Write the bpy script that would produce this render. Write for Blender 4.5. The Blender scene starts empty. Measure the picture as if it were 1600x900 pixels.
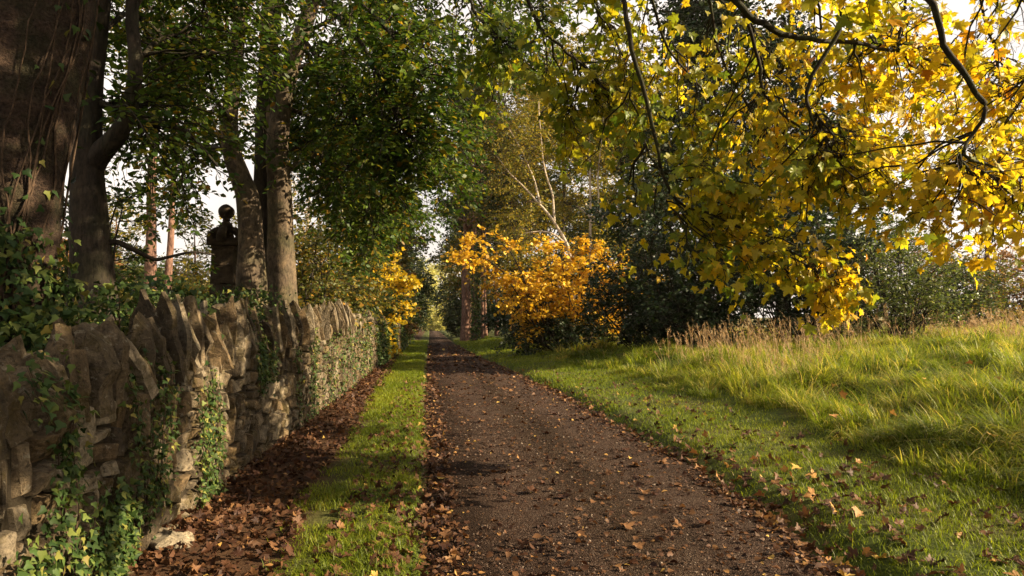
import bpy, math, random
import numpy as np
from mathutils import Vector

# ------------------------------------------------------------------ camera, sky, sun, exposure
scene = bpy.context.scene
COL = scene.collection
R = math.radians
YAW, PITCH, EYE, FPX = R(6.84), R(2.95), 1.6, 1067.0
cam_data = bpy.data.cameras.new('camera')
cam = bpy.data.objects.new('camera', cam_data)
COL.objects.link(cam)
cam.location = (0, 0, EYE)
cam.rotation_euler = (R(90) + PITCH, 0, -YAW)
cam_data.lens = 24.0
cam_data.sensor_width = 36.0
cam_data.clip_start = 0.05
cam_data.clip_end = 3000
scene.camera = cam

SUN_DIR = Vector((0.90, -0.25, 0.42)).normalized()      # towards the sun
SUN_EL = math.asin(SUN_DIR.z)
SUN_AZ = math.atan2(SUN_DIR.x, SUN_DIR.y)               # clockwise from +Y
world = bpy.data.worlds.new('World')
scene.world = world
world.use_nodes = True
wn = world.node_tree
wn.nodes.clear()
sky = wn.nodes.new('ShaderNodeTexSky')
sky.sky_type = 'NISHITA'
sky.sun_disc = False
sky.sun_elevation = SUN_EL
sky.sun_rotation = SUN_AZ
sky.air_density = 1.0
sky.dust_density = 6.0
sky.ozone_density = 0.6
bg = wn.nodes.new('ShaderNodeBackground')
bg.inputs['Strength'].default_value = 0.062
wo = wn.nodes.new('ShaderNodeOutputWorld')
wtc = wn.nodes.new('ShaderNodeTexCoord')
wno = wn.nodes.new('ShaderNodeTexNoise')
wno.inputs['Scale'].default_value = 2.2
wno.inputs['Detail'].default_value = 5.0
wn.links.new(wtc.outputs['Generated'], wno.inputs['Vector'])
wr = wn.nodes.new('ShaderNodeMapRange')
wr.inputs[1].default_value, wr.inputs[2].default_value, wr.inputs[3].default_value, wr.inputs[4].default_value = 0.35, 0.6, 0.62, 0.95
wn.links.new(wno.outputs['Fac'], wr.inputs[0])
wm = wn.nodes.new('ShaderNodeMix')
wm.data_type = 'RGBA'
wm.inputs[7].default_value = (7.6, 6.8, 6.1, 1)            # thin bright autumn cloud
wsx = wn.nodes.new('ShaderNodeSeparateXYZ')
wn.links.new(wtc.outputs['Generated'], wsx.inputs[0])
wz = wn.nodes.new('ShaderNodeMapRange')                    # the cloud thins towards the zenith
wz.inputs[1].default_value, wz.inputs[2].default_value, wz.inputs[3].default_value, wz.inputs[4].default_value = 0.45, 0.85, 1.0, 0.25
wn.links.new(wsx.outputs[2], wz.inputs[0])
wk = wn.nodes.new('ShaderNodeMath')
wk.operation = 'MULTIPLY'
wn.links.new(wr.outputs[0], wk.inputs[0])
wn.links.new(wz.outputs[0], wk.inputs[1])
wn.links.new(wk.outputs[0], wm.inputs[0])
wn.links.new(sky.outputs[0], wm.inputs[6])
wn.links.new(wm.outputs[2], bg.inputs['Color'])
wn.links.new(bg.outputs[0], wo.inputs['Surface'])

sun_data = bpy.data.lights.new('sun', 'SUN')
sun_data.energy = 5.0
sun_data.angle = R(0.5)
sun_data.color = (1.0, 0.80, 0.53)
sun = bpy.data.objects.new('sun', sun_data)
COL.objects.link(sun)
sun.rotation_euler = SUN_DIR.to_track_quat('Z', 'Y').to_euler()
sun.location = (30, 5, 30)

vs = scene.view_settings
scene.display_settings.display_device = 'sRGB'
vs.view_transform = 'Standard'
vs.look = 'None'
vs.exposure = 1.6
vs.gamma = 1.0
vs.use_curve_mapping = False
cy = scene.cycles
cy.max_bounces = 6
cy.diffuse_bounces = 3
cy.glossy_bounces = 2
cy.transmission_bounces = 4
cy.transparent_max_bounces = 4
cy.use_denoising = True
cy.use_adaptive_sampling = True
cy.adaptive_threshold = 0.015
cy.caustics_reflective = False
cy.caustics_refractive = False

# ------------------------------------------------------------------ helpers
rng = np.random.default_rng(7)
random.seed(7)
_th, _ph = YAW, PITCH
FWD = np.array((math.sin(_th) * math.cos(_ph), math.cos(_th) * math.cos(_ph), math.sin(_ph)))
RGT = np.array((math.cos(_th), -math.sin(_th), 0.0))
UPV = np.array((-math.sin(_th) * math.sin(_ph), -math.cos(_th) * math.sin(_ph), math.cos(_ph)))


def at(px, py, Y):
    """A point of the place, Y metres up the road, from where it shows in the photograph."""
    d = FWD * FPX + RGT * (px - 800) + UPV * (450 - py)
    return np.array((0, 0, EYE)) + d * (Y / d[1])


def smooth(x, pts):
    xs = np.array([p[0] for p in pts], float)
    ys = np.array([p[1] for p in pts], float)
    return np.interp(x, xs, ys)


def hash3(ix, iy, iz):
    n = (ix * 374761393 + iy * 668265263 + iz * 2147483647) & 0xffffffff
    n = ((n ^ (n >> 13)) * 1274126177) & 0xffffffff
    return ((n ^ (n >> 16)) & 0xffff) / 65535.0


def noise3(p, scale=1.0):
    """value noise, -1..1"""
    p = np.asarray(p, float) * scale
    i = np.floor(p).astype(np.int64)
    f = p - i
    f = f * f * (3 - 2 * f)
    out = 0
    for dx in (0, 1):
        wx = f[..., 0] if dx else 1 - f[..., 0]
        for dy in (0, 1):
            wy = f[..., 1] if dy else 1 - f[..., 1]
            for dz in (0, 1):
                wz = f[..., 2] if dz else 1 - f[..., 2]
                out = out + wx * wy * wz * hash3(i[..., 0] + dx, i[..., 1] + dy, i[..., 2] + dz)
    return out * 2 - 1


def noise2(x, y, scale):
    x = np.asarray(x, float)
    y = np.asarray(y, float)
    return noise3(np.stack([x, y, np.zeros_like(x) + 0.37], -1), scale)


def unit(v):
    return v / np.maximum(np.linalg.norm(v, axis=-1, keepdims=True), 1e-9)


class Geo:
    """collects vertices, faces, a per-vertex tint and a material slot per face"""

    def __init__(self):
        self.V, self.T, self.F, self.n = [], [], [], 0

    def add(self, V, faces, mat=0, tint=None):
        V = np.asarray(V, np.float32).reshape(-1, 3)
        if tint is None:
            tint = np.full((len(V), 3), 0.5, np.float32)
        self.V.append(V)
        self.T.append(np.asarray(tint, np.float32).reshape(-1, 3))
        for f in (faces if isinstance(faces, list) else [faces]):
            self.F.append((np.asarray(f, np.int64) + self.n, mat))
        self.n += len(V)

    def build(self, name, mats, parent=None, smooth_shade=True):
        me = bpy.data.meshes.new(name)
        V = np.concatenate(self.V)
        T = np.concatenate(self.T)
        loops = np.concatenate([f.ravel() for f, _ in self.F]).astype(np.int32)
        tot = np.concatenate([np.full(len(f), f.shape[1], np.int32) for f, _ in self.F])
        mi = np.concatenate([np.full(len(f), m, np.int32) for f, m in self.F])
        start = np.concatenate([[0], np.cumsum(tot)[:-1]]).astype(np.int32)
        me.vertices.add(len(V))
        me.vertices.foreach_set('co', V.ravel())
        me.loops.add(len(loops))
        me.loops.foreach_set('vertex_index', loops)
        me.polygons.add(len(tot))
        me.polygons.foreach_set('loop_start', start)
        me.polygons.foreach_set('loop_total', tot)
        me.polygons.foreach_set('material_index', mi)
        me.polygons.foreach_set('use_smooth', np.full(len(tot), smooth_shade, bool))
        a = me.attributes.new('tint', 'FLOAT_COLOR', 'POINT')
        a.data.foreach_set('color', np.concatenate([T, np.ones((len(T), 1), np.float32)], 1).ravel())
        for m in (mats if isinstance(mats, (list, tuple)) else [mats]):
            me.materials.append(m)
        me.update(calc_edges=True)
        me.validate()
        o = bpy.data.objects.new(name, me)
        COL.objects.link(o)
        if parent is not None:
            o.parent = parent
            o.matrix_parent_inverse.identity()
            o.location = -parent.location
        return o


def tag(o, label=None, cat=None, group=None, kind=None):
    if label:
        o['label'] = label
    if cat:
        o['category'] = cat
    if group:
        o['group'] = group
    if kind:
        o['kind'] = kind
    return o


def empty(name, loc, label, cat, group=None):
    o = bpy.data.objects.new(name, None)
    o.location = [float(c) for c in loc]
    o.empty_display_size = 0.2
    COL.objects.link(o)
    return tag(o, label, cat, group)


def resample(P, n):
    """smooth polyline through the given points (Catmull-Rom), n points; columns past the third are carried along"""
    P = np.asarray(P, float)
    k = len(P)
    if k < 3:
        t = np.linspace(0, 1, n)[:, None]
        return P[0] * (1 - t) + P[-1] * t
    Q = np.vstack([2 * P[0] - P[1], P, 2 * P[-1] - P[-2]])
    t = np.linspace(0, k - 1 - 1e-6, n)
    i = t.astype(int)
    f = (t - i)[:, None]
    a, b, c, d = Q[i], Q[i + 1], Q[i + 2], Q[i + 3]
    return 0.5 * (2 * b + (c - a) * f + (2 * a - 5 * b + 4 * c - d) * f ** 2 + (3 * b - a - 3 * c + d) * f ** 3)


def tubes(g, P, Rr, sides=5, mat=1, tint=None):
    """P (N,n,3), Rr (N,n): N swept tubes added to g"""
    P = np.asarray(P, float)
    if P.ndim == 2:
        P, Rr = P[None], np.asarray(Rr)[None]
    N, n, _ = P.shape
    T = unit(np.gradient(P, axis=1))
    ref = np.where(np.abs(T[:, :1, 2:3]) > 0.9, np.array([[[1.0, 0, 0]]]), np.array([[[0, 0, 1.0]]]))
    ref = np.broadcast_to(ref, T.shape)
    A = unit(np.cross(T, ref))
    B = np.cross(T, A)
    ang = np.linspace(0, 2 * np.pi, sides, endpoint=False)
    V = P[:, :, None, :] + Rr[:, :, None, None] * (A[:, :, None, :] * np.cos(ang)[None, None, :, None] + B[:, :, None, :] * np.sin(ang)[None, None, :, None])
    idx = np.arange(N * n * sides).reshape(N, n, sides)
    a = idx[:, :-1]
    b = idx[:, 1:]
    F = np.stack([a, np.roll(a, -1, 2), np.roll(b, -1, 2), b], -1).reshape(-1, 4)
    tt = None
    if tint is not None:
        tt = np.repeat(np.asarray(tint), n * sides, 0)
    g.add(V.reshape(-1, 3), F, mat, tt)


def trunk_tube(g, P, Rr, sides=20, mat=0, rough=0.04, nscale=2.5, flare=0.0, flute=0.0, seed=0):
    """one thick trunk with an uneven surface"""
    P = np.asarray(P, float)
    n = len(P)
    T = unit(np.gradient(P, axis=0))
    A = unit(np.cross(T, np.array([0.0, 1.0, 0.03])))
    B = np.cross(T, A)
    ang = np.linspace(0, 2 * np.pi, sides, endpoint=False)
    rr = np.asarray(Rr)[:, None] * np.ones((1, sides))
    if flare:
        s = np.linspace(0, 1, n)[:, None]
        rr = rr * (1 + flare * np.exp(-s * 14) * (1 + 0.5 * np.sin(ang * 5 + seed)))
    if flute:
        rr = rr * (1 + flute * np.sin(ang * 3 + seed + P[:, 2:3] * 0.5) + flute * 0.6 * np.sin(ang * 5 + 2 * seed - P[:, 2:3] * 0.3))
    V = P[:, None, :] + rr[..., None] * (A[:, None] * np.cos(ang)[None, :, None] + B[:, None] * np.sin(ang)[None, :, None])
    nn = noise3(V + seed * 3.1, nscale) + 0.5 * noise3(V + seed, nscale * 2.7)
    C = P[:, None, :]
    V = C + (V - C) * (1 + rough * nn[..., None])
    idx = np.arange(n * sides).reshape(n, sides)
    a, b = idx[:-1], idx[1:]
    F = np.stack([a, np.roll(a, -1, 1), np.roll(b, -1, 1), b], -1).reshape(-1, 4)
    g.add(V.reshape(-1, 3), F, mat)


def polyat(P, i, t):
    """points and tangents on polylines P (N,n,3) of index i at parameter t"""
    n = P.shape[1]
    s = np.clip(t, 0, 0.9999) * (n - 1)
    k = s.astype(int)
    f = (s - k)[:, None]
    a, b = P[i, k], P[i, k + 1]
    return a + (b - a) * f, unit(b - a)


def spawn(r, P, count, t0=0.2, t1=1.0, length=1.0, lvar=0.35, angle=50, droop=0.1, flat=0.5, npts=5, wig=0.06, taper=0.5, up=0.0, bias=1.0):
    """child polylines growing from the polylines P; flat squeezes the sideways spread towards the horizontal"""
    N = len(P)
    i = r.integers(0, N, count)
    t = t0 + (t1 - t0) * r.random(count) ** bias
    pos, tan = polyat(P, i, t)
    rnd = r.normal(size=(count, 3))
    rnd[:, 2] *= (1 - flat)
    perp = unit(rnd - (rnd * tan).sum(1, keepdims=True) * tan)
    a = np.radians(angle) * (0.7 + 0.6 * r.random(count))[:, None]
    d = unit(tan * np.cos(a) + perp * np.sin(a) + np.array([0, 0, up]))
    L = length * (1 - lvar + 2 * lvar * r.random(count)) * (1 - taper * (t - t0) / max(t1 - t0, 1e-6))
    s = np.linspace(0, 1, npts)
    Q = pos[:, None] + d[:, None] * (L[:, None] * s)[..., None]
    Q[..., 2] -= droop * L[:, None] * s ** 2
    w = np.cumsum(r.normal(size=(count, npts, 3)), 1) * wig * L[:, None, None]
    w -= w[:, :1]
    return Q + w, L, i, t


def leaf_set(g, r, pos, axis, normal, size, tpl, mat=0, tint=None, curl=1.0):
    """N copies of a leaf template laid along axis, facing normal"""
    TV, TF = tpl
    N = len(pos)
    y = unit(axis)
    z = unit(normal - (normal * y).sum(1, keepdims=True) * y)
    x = np.cross(y, z)
    sz = np.broadcast_to(np.asarray(size, float), (N,))
    sx = sz * (0.8 + 0.4 * r.random(N))
    cz = sz * curl * (0.4 + 1.2 * r.random(N))
    V = pos[:, None] + x[:, None] * (sx[:, None] * TV[:, 0])[..., None] + y[:, None] * (sz[:, None] * TV[:, 1])[..., None] + z[:, None] * (cz[:, None] * TV[:, 2])[..., None]
    k = len(TV)
    F = [(np.arange(N)[:, None, None] * k + f[None]).reshape(-1, f.shape[1]) for f in TF]
    if tint is None:
        tint = r.random((N, 3))
    g.add(V.reshape(-1, 3), F, mat, np.repeat(tint, k, 0))


OVATE = (np.array([[0, 0, 0], [0.28, 0.35, 0.07], [0.20, 0.75, 0.02], [0, 1, -0.10], [-0.20, 0.75, 0.02], [-0.28, 0.35, 0.07], [0, 0.5, -0.02]], float),
         [np.array([[0, 1, 2, 6], [6, 2, 3, 4], [0, 6, 4, 5]])])
DIAMOND = (np.array([[0, 0, 0], [0.30, 0.45, 0.06], [0, 1, -0.06], [-0.30, 0.45, 0.06]], float), [np.array([[0, 1, 2, 3]])])
BROAD = (np.array([[0, 0, 0], [0.36, 0.2, 0.05], [0.42, 0.55, 0.08], [0, 1.0, -0.12], [-0.42, 0.55, 0.08], [-0.36, 0.2, 0.05], [0, 0.45, -0.03]], float),
         [np.array([[0, 1, 2, 6], [0, 6, 4, 5]]), np.array([[6, 2, 3], [6, 3, 4]])])
_half = [(0.10, -0.05), (0.40, -0.06), (0.42, 0.04), (0.34, 0.17), (0.52, 0.25), (0.57, 0.38), (0.71, 0.57), (0.51, 0.55), (0.42, 0.63), (0.23, 0.51), (0.29, 0.67), (0.19, 0.76), (0.14, 0.88)]
_out = [(0, 0)] + _half + [(0, 1.02)] + [(-x, y) for x, y in _half[::-1]]
MAPLE = (np.array([(0, 0.32, -0.04)] + [(x, y, 0.16 * abs(x) - 0.22 * y * y + 0.05 * math.sin(9 * x + 5 * y)) for x, y in _out]),
         [np.array([[0, i + 1, (i + 1) % len(_out) + 1] for i in range(len(_out))])])
_ih = [(0.30, 0.0), (0.48, 0.28), (0.24, 0.42)]
_io = [(0, 0.05)] + _ih + [(0, 1.0)] + [(-x, y) for x, y in _ih[::-1]]
IVYLEAF = (np.array([(0, 0.35, 0.05)] + [(x, y, -0.1 * abs(x)) for x, y in _io]),
           [np.array([[0, i + 1, (i + 1) % len(_io) + 1] for i in range(len(_io))])])


# ------------------------------------------------------------------ materials
def new_mat(name):
    m = bpy.data.materials.new(name)
    m.use_nodes = True
    nt = m.node_tree
    nt.nodes.clear()
    out = nt.nodes.new('ShaderNodeOutputMaterial')
    return m, nt, out


def N(nt, kind, **kw):
    n = nt.nodes.new('ShaderNode' + kind)
    for k, v in kw.items():
        if k in n.inputs.keys():
            n.inputs[k].default_value = v
        else:
            setattr(n, k, v)
    return n


def ramp(nt, fac, stops, interp='LINEAR'):
    n = nt.nodes.new('ShaderNodeValToRGB')
    n.color_ramp.interpolation = interp
    els = n.color_ramp.elements
    while len(els) < len(stops):
        els.new(0.5)
    for e, (p, c) in zip(els, stops):
        e.position = p
        e.color = (*c, 1) if len(c) == 3 else c
    nt.links.new(fac, n.inputs[0])
    return n.outputs[0]


def mixc(nt, fac, a, b, mode='MIX'):
    n = nt.nodes.new('ShaderNodeMix')
    n.data_type = 'RGBA'
    n.blend_type = mode
    n.clamp_factor = True
    for sock, v in ((n.inputs[0], fac), (n.inputs[6], a), (n.inputs[7], b)):
        if hasattr(v, 'is_linked'):
            nt.links.new(v, sock)
        elif isinstance(v, (int, float)):
            sock.default_value = v
        else:
            sock.default_value = (*v, 1)
    return n.outputs[2]


def mth(nt, op, a, b=None, clamp=False):
    n = nt.nodes.new('ShaderNodeMath')
    n.operation = op
    n.use_clamp = clamp
    for sock, v in zip(n.inputs, (a, b)):
        if v is None:
            continue
        if hasattr(v, 'is_linked'):
            nt.links.new(v, sock)
        else:
            sock.default_value = v
    return n.outputs[0]


def noise_tex(nt, vec, scale, detail=3.0, rough=0.55, dist=0.0):
    n = N(nt, 'TexNoise', Scale=scale, Detail=detail, Roughness=rough, Distortion=dist)
    if vec is not None:
        nt.links.new(vec, n.inputs['Vector'])
    return n.outputs['Fac']


def bump(nt, h, strength, dist=0.02, normal=None):
    b = N(nt, 'Bump', Strength=strength, Distance=dist)
    nt.links.new(h, b.inputs['Height'])
    if normal is not None:
        nt.links.new(normal, b.inputs['Normal'])
    return b.outputs[0]


def principled(nt, out, color, rough=0.8, spec=0.3, normal=None):
    p = N(nt, 'BsdfPrincipled')
    if hasattr(color, 'is_linked'):
        nt.links.new(color, p.inputs['Base Color'])
    else:
        p.inputs['Base Color'].default_value = (*color, 1)
    if hasattr(rough, 'is_linked'):
        nt.links.new(rough, p.inputs['Roughness'])
    else:
        p.inputs['Roughness'].default_value = rough
    p.inputs['Specular IOR Level'].default_value = spec
    if normal is not None:
        nt.links.new(normal, p.inputs['Normal'])
    if out is not None:
        nt.links.new(p.outputs[0], out.inputs['Surface'])
    return p


def tint_of(nt):
    a = N(nt, 'Attribute', attribute_name='tint')
    s = N(nt, 'SeparateColor')
    nt.links.new(a.outputs['Color'], s.inputs[0])
    return s.outputs


def leaf_mat(name, stops, trans=0.45, rough=0.5, spec=0.35, tmul=(1.25, 1.2, 0.7), var=0.6, spots=0.0):
    m, nt, out = new_mat(name)
    t = tint_of(nt)
    c = ramp(nt, t[0], stops)
    k = mth(nt, 'ADD', mth(nt, 'MULTIPLY', t[1], var), 1.0 - var / 2)
    c = mixc(nt, 1.0, c, k, 'MULTIPLY')
    if spots:
        g = N(nt, 'NewGeometry')
        f = noise_tex(nt, g.outputs['Position'], 38.0, 3.0, 0.6)
        c = mixc(nt, mth(nt, 'MULTIPLY', ramp(nt, f, [(0.56, (0, 0, 0)), (0.70, (1, 1, 1))]), spots), c, (0.14, 0.06, 0.015))
    p = principled(nt, None, c, rough, spec)
    tr = N(nt, 'BsdfTranslucent')
    nt.links.new(mixc(nt, 1.0, c, tmul, 'MULTIPLY'), tr.inputs['Color'])
    mx = N(nt, 'MixShader', Fac=trans)
    nt.links.new(p.outputs[0], mx.inputs[1])
    nt.links.new(tr.outputs[0], mx.inputs[2])
    nt.links.new(mx.outputs[0], out.inputs['Surface'])
    return m


def bark_mat(name, dark, light, scale=6.0, stretch=0.25, moss=None, mossamt=0.5, bstr=0.7, bd=0.02, patch=None):
    m, nt, out = new_mat(name)
    tc = N(nt, 'NewGeometry').outputs['Position']
    mp = N(nt, 'Mapping')
    mp.inputs['Scale'].default_value = (1, 1, stretch)
    nt.links.new(tc, mp.inputs['Vector'])
    f1 = noise_tex(nt, mp.outputs[0], scale, 6.0, 0.65, 0.6)
    f2 = noise_tex(nt, tc, scale * 0.35, 4.0, 0.6)
    c = mixc(nt, ramp(nt, f1, [(0.34, (0, 0, 0)), (0.68, (1, 1, 1))]), dark, light)
    if patch:
        f4 = noise_tex(nt, tc, scale * 0.8, 4.0, 0.6, 0.4)
        c = mixc(nt, ramp(nt, f4, [(0.54, (0, 0, 0)), (0.62, (1, 1, 1))]), c, patch)
    if moss:
        c = mixc(nt, mth(nt, 'MULTIPLY', ramp(nt, f2, [(0.45, (0, 0, 0)), (0.62, (1, 1, 1))]), mossamt), c, moss)
    f3 = noise_tex(nt, mp.outputs[0], scale * 4, 5.0, 0.7)
    c = mixc(nt, 1.0, c, ramp(nt, f3, [(0.36, (0.45, 0.43, 0.42)), (0.5, (1.0, 1.0, 1.0)), (0.66, (1.4, 1.36, 1.3))]), 'MULTIPLY')
    h = mth(nt, 'ADD', f1, mth(nt, 'MULTIPLY', f3, 0.6))
    principled(nt, out, c, 0.85, 0.2, bump(nt, h, bstr, bd))
    return m


M = {}
M['beech_leaf'] = leaf_mat('beech_leaf', [(0.0, (0.022, 0.055, 0.010)), (0.45, (0.050, 0.095, 0.012)), (0.85, (0.105, 0.145, 0.018)), (0.96, (0.24, 0.20, 0.02)), (1.0, (0.28, 0.14, 0.02))])
M['maple_leaf'] = leaf_mat('maple_leaf', [(0.0, (0.09, 0.15, 0.015)), (0.25, (0.20, 0.25, 0.02)), (0.45, (0.46, 0.41, 0.025)), (0.72, (0.66, 0.45, 0.02)), (0.90, (0.62, 0.32, 0.015)), (1.0, (0.44, 0.18, 0.015))], trans=0.55, rough=0.42, var=0.4, tmul=(1.15, 1.1, 0.6), spots=0.5)
M['maple_green'] = leaf_mat('maple_green', [(0.0, (0.035, 0.07, 0.010)), (0.4, (0.07, 0.115, 0.014)), (0.75, (0.18, 0.20, 0.02)), (1.0, (0.42, 0.30, 0.02))], trans=0.45, rough=0.42)
M['orange_leaf'] = leaf_mat('orange_leaf', [(0.0, (0.24, 0.18, 0.015)), (0.08, (0.40, 0.20, 0.014)), (0.35, (0.56, 0.32, 0.018)), (0.8, (0.65, 0.43, 0.028)), (1.0, (0.64, 0.46, 0.05))], trans=0.4, var=0.5)
M['yellow_leaf'] = leaf_mat('yellow_leaf', [(0.0, (0.20, 0.19, 0.02)), (0.4, (0.50, 0.36, 0.02)), (1.0, (0.68, 0.46, 0.025))], trans=0.45, var=0.4)
M['olive_leaf'] = leaf_mat('olive_leaf', [(0.0, (0.05, 0.07, 0.014)), (0.55, (0.12, 0.125, 0.022)), (0.85, (0.22, 0.16, 0.025)), (1.0, (0.36, 0.19, 0.025))], trans=0.4)
M['gold_leaf'] = leaf_mat('gold_leaf', [(0.0, (0.08, 0.10, 0.013)), (0.5, (0.20, 0.18, 0.018)), (1.0, (0.36, 0.25, 0.025))], trans=0.4)
M['rust_leaf'] = leaf_mat('rust_leaf', [(0.0, (0.10, 0.055, 0.02)), (0.5, (0.20, 0.10, 0.03)), (1.0, (0.32, 0.15, 0.035))], trans=0.35)
M['holly_leaf'] = leaf_mat('holly_leaf', [(0.0, (0.010, 0.024, 0.007)), (0.7, (0.022, 0.042, 0.012)), (1.0, (0.05, 0.07, 0.018))], trans=0.12, rough=0.45, spec=0.28)
M['grey_leaf'] = leaf_mat('grey_leaf', [(0.0, (0.05, 0.085, 0.016)), (0.6, (0.11, 0.15, 0.030)), (1.0, (0.22, 0.23, 0.06))], trans=0.35, rough=0.4, spec=0.4)
M['pine_leaf'] = leaf_mat('pine_leaf', [(0.0, (0.018, 0.038, 0.014)), (0.7, (0.040, 0.062, 0.020)), (1.0, (0.09, 0.095, 0.026))], trans=0.25)
M['hedge_leaf'] = leaf_mat('hedge_leaf', [(0.0, (0.022, 0.048, 0.012)), (0.6, (0.05, 0.085, 0.018)), (1.0, (0.14, 0.15, 0.03))], trans=0.35)
M['pale_glow_leaf'] = leaf_mat('pale_glow_leaf', [(0.0, (0.22, 0.25, 0.06)), (0.6, (0.46, 0.44, 0.14)), (1.0, (0.60, 0.54, 0.22))], trans=0.45)  # leaf colour raised pale to stand in for glow at the drive's end
M['ivy_leaf'] = leaf_mat('ivy_leaf', [(0.0, (0.018, 0.040, 0.010)), (0.6, (0.045, 0.080, 0.018)), (0.9, (0.11, 0.14, 0.03)), (1.0, (0.22, 0.18, 0.04))], trans=0.2, rough=0.55, spec=0.2)
M['dead_leaf'] = leaf_mat('dead_leaf', [(0.0, (0.030, 0.012, 0.007)), (0.35, (0.070, 0.031, 0.015)), (0.7, (0.14, 0.070, 0.030)), (0.92, (0.34, 0.18, 0.06)), (1.0, (0.48, 0.32, 0.08))], trans=0.15, rough=0.6, spec=0.25, tmul=(1.1, 0.9, 0.7), spots=0.4)
M['grass'] = leaf_mat('grass', [(0.0, (0.08, 0.12, 0.010)), (0.5, (0.19, 0.24, 0.015)), (0.85, (0.32, 0.32, 0.026)), (1.0, (0.38, 0.30, 0.07))], trans=0.48, rough=0.5, tmul=(1.2, 1.2, 0.5))
M['long_grass'] = leaf_mat('long_grass', [(0.0, (0.065, 0.10, 0.012)), (0.5, (0.195, 0.255, 0.020)), (0.78, (0.35, 0.345, 0.05)), (1.0, (0.52, 0.41, 0.15))], trans=0.5, rough=0.5, tmul=(1.2, 1.15, 0.6))
M['straw'] = leaf_mat('straw', [(0.0, (0.22, 0.12, 0.05)), (0.6, (0.42, 0.28, 0.13)), (1.0, (0.55, 0.42, 0.24))], trans=0.3, rough=0.6, tmul=(1.1, 1.0, 0.8))
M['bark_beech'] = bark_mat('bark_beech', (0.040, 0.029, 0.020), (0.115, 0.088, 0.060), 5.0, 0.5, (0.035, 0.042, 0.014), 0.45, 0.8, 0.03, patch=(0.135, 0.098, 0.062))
M['bark_red'] = bark_mat('bark_red', (0.020, 0.013, 0.010), (0.085, 0.055, 0.038), 13.0, 1.1, (0.030, 0.032, 0.014), 0.6, 1.0, 0.05)
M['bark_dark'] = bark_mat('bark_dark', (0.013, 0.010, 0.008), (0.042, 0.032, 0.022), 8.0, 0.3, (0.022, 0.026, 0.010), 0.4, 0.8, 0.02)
M['bark_pine'] = bark_mat('bark_pine', (0.07, 0.035, 0.025), (0.24, 0.14, 0.10), 5.0, 0.3, None, 0, 1.0, 0.03)
M['bark_birch'] = bark_mat('bark_birch', (0.35, 0.28, 0.20), (0.66, 0.58, 0.47), 5.0, 2.0, (0.20, 0.14, 0.08), 0.5, 0.3, 0.01)
M['bark_mossy'] = bark_mat('bark_mossy', (0.010, 0.008, 0.006), (0.030, 0.023, 0.015), 14.0, 0.4, (0.035, 0.042, 0.011), 0.6, 0.8, 0.012)
M['vine'] = bark_mat('vine', (0.03, 0.02, 0.013), (0.085, 0.055, 0.035), 30.0, 0.4, None, 0, 0.6, 0.006)


def stone_mat(name, sandy=0.0):
    m, nt, out = new_mat(name)
    t = tint_of(nt)
    pos = N(nt, 'NewGeometry').outputs['Position']
    base = ramp(nt, t[0], [(0.0, (0.062, 0.048, 0.033)), (0.3, (0.13, 0.105, 0.072)), (0.55, (0.155, 0.108, 0.058)), (0.8, (0.205, 0.172, 0.125)), (0.94, (0.26, 0.22, 0.16)), (1.0, (0.32, 0.28, 0.21))])
    n1 = noise_tex(nt, pos, 8.0, 8.0, 0.72, 0.6)
    n2 = noise_tex(nt, pos, 46.0, 6.0, 0.75)
    n3 = noise_tex(nt, pos, 4.0, 8.0, 0.72, 0.8)
    n4 = noise_tex(nt, pos, 13.0, 8.0, 0.75, 0.6)
    n6 = noise_tex(nt, pos, 26.0, 6.0, 0.7, 0.4)
    c = mixc(nt, 1.0, base, ramp(nt, n1, [(0.30, (0.30, 0.28, 0.26)), (0.50, (0.85, 0.82, 0.78)), (0.68, (1.55, 1.48, 1.35))]), 'MULTIPLY')
    c = mixc(nt, mth(nt, 'MULTIPLY', ramp(nt, n3, [(0.50, (0, 0, 0)), (0.58, (1, 1, 1))]), 0.6), c, (0.075, 0.055, 0.016))     # ochre moss
    c = mixc(nt, mth(nt, 'MULTIPLY', ramp(nt, n4, [(0.585, (0, 0, 0)), (0.615, (1, 1, 1))]), 0.7), c, (0.27, 0.245, 0.185))    # lichen
    c = mixc(nt, mth(nt, 'MULTIPLY', ramp(nt, n6, [(0.36, (1, 1, 1)), (0.44, (0, 0, 0))]), 0.75), c, (0.025, 0.019, 0.012))
    c = mixc(nt, 1.0, c, ramp(nt, n2, [(0.3, (0.6, 0.6, 0.6)), (0.7, (1.35, 1.35, 1.35))]), 'MULTIPLY')
    mp = N(nt, 'Mapping')
    mp.inputs['Scale'].default_value = (1, 1, 5)
    nt.links.new(pos, mp.inputs['Vector'])
    n5 = noise_tex(nt, mp.outputs[0], 7.0, 6.0, 0.7, 0.4)
    h = mth(nt, 'ADD', mth(nt, 'ADD', n1, mth(nt, 'MULTIPLY', n6, 0.5)), mth(nt, 'MULTIPLY', n5, 0.25))
    h = mth(nt, 'ADD', h, mth(nt, 'MULTIPLY', n2, 0.25))
    principled(nt, out, c, 0.9, 0.2, bump(nt, h, 1.0, 0.045))
    return m


M['stone'] = stone_mat('stone')


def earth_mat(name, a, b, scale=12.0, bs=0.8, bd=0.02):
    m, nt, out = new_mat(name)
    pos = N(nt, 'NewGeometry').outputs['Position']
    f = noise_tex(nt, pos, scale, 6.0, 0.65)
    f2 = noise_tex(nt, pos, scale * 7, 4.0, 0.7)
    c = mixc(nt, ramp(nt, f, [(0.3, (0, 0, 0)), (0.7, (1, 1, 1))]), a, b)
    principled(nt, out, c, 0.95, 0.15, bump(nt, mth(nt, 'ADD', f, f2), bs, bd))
    return m


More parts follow.
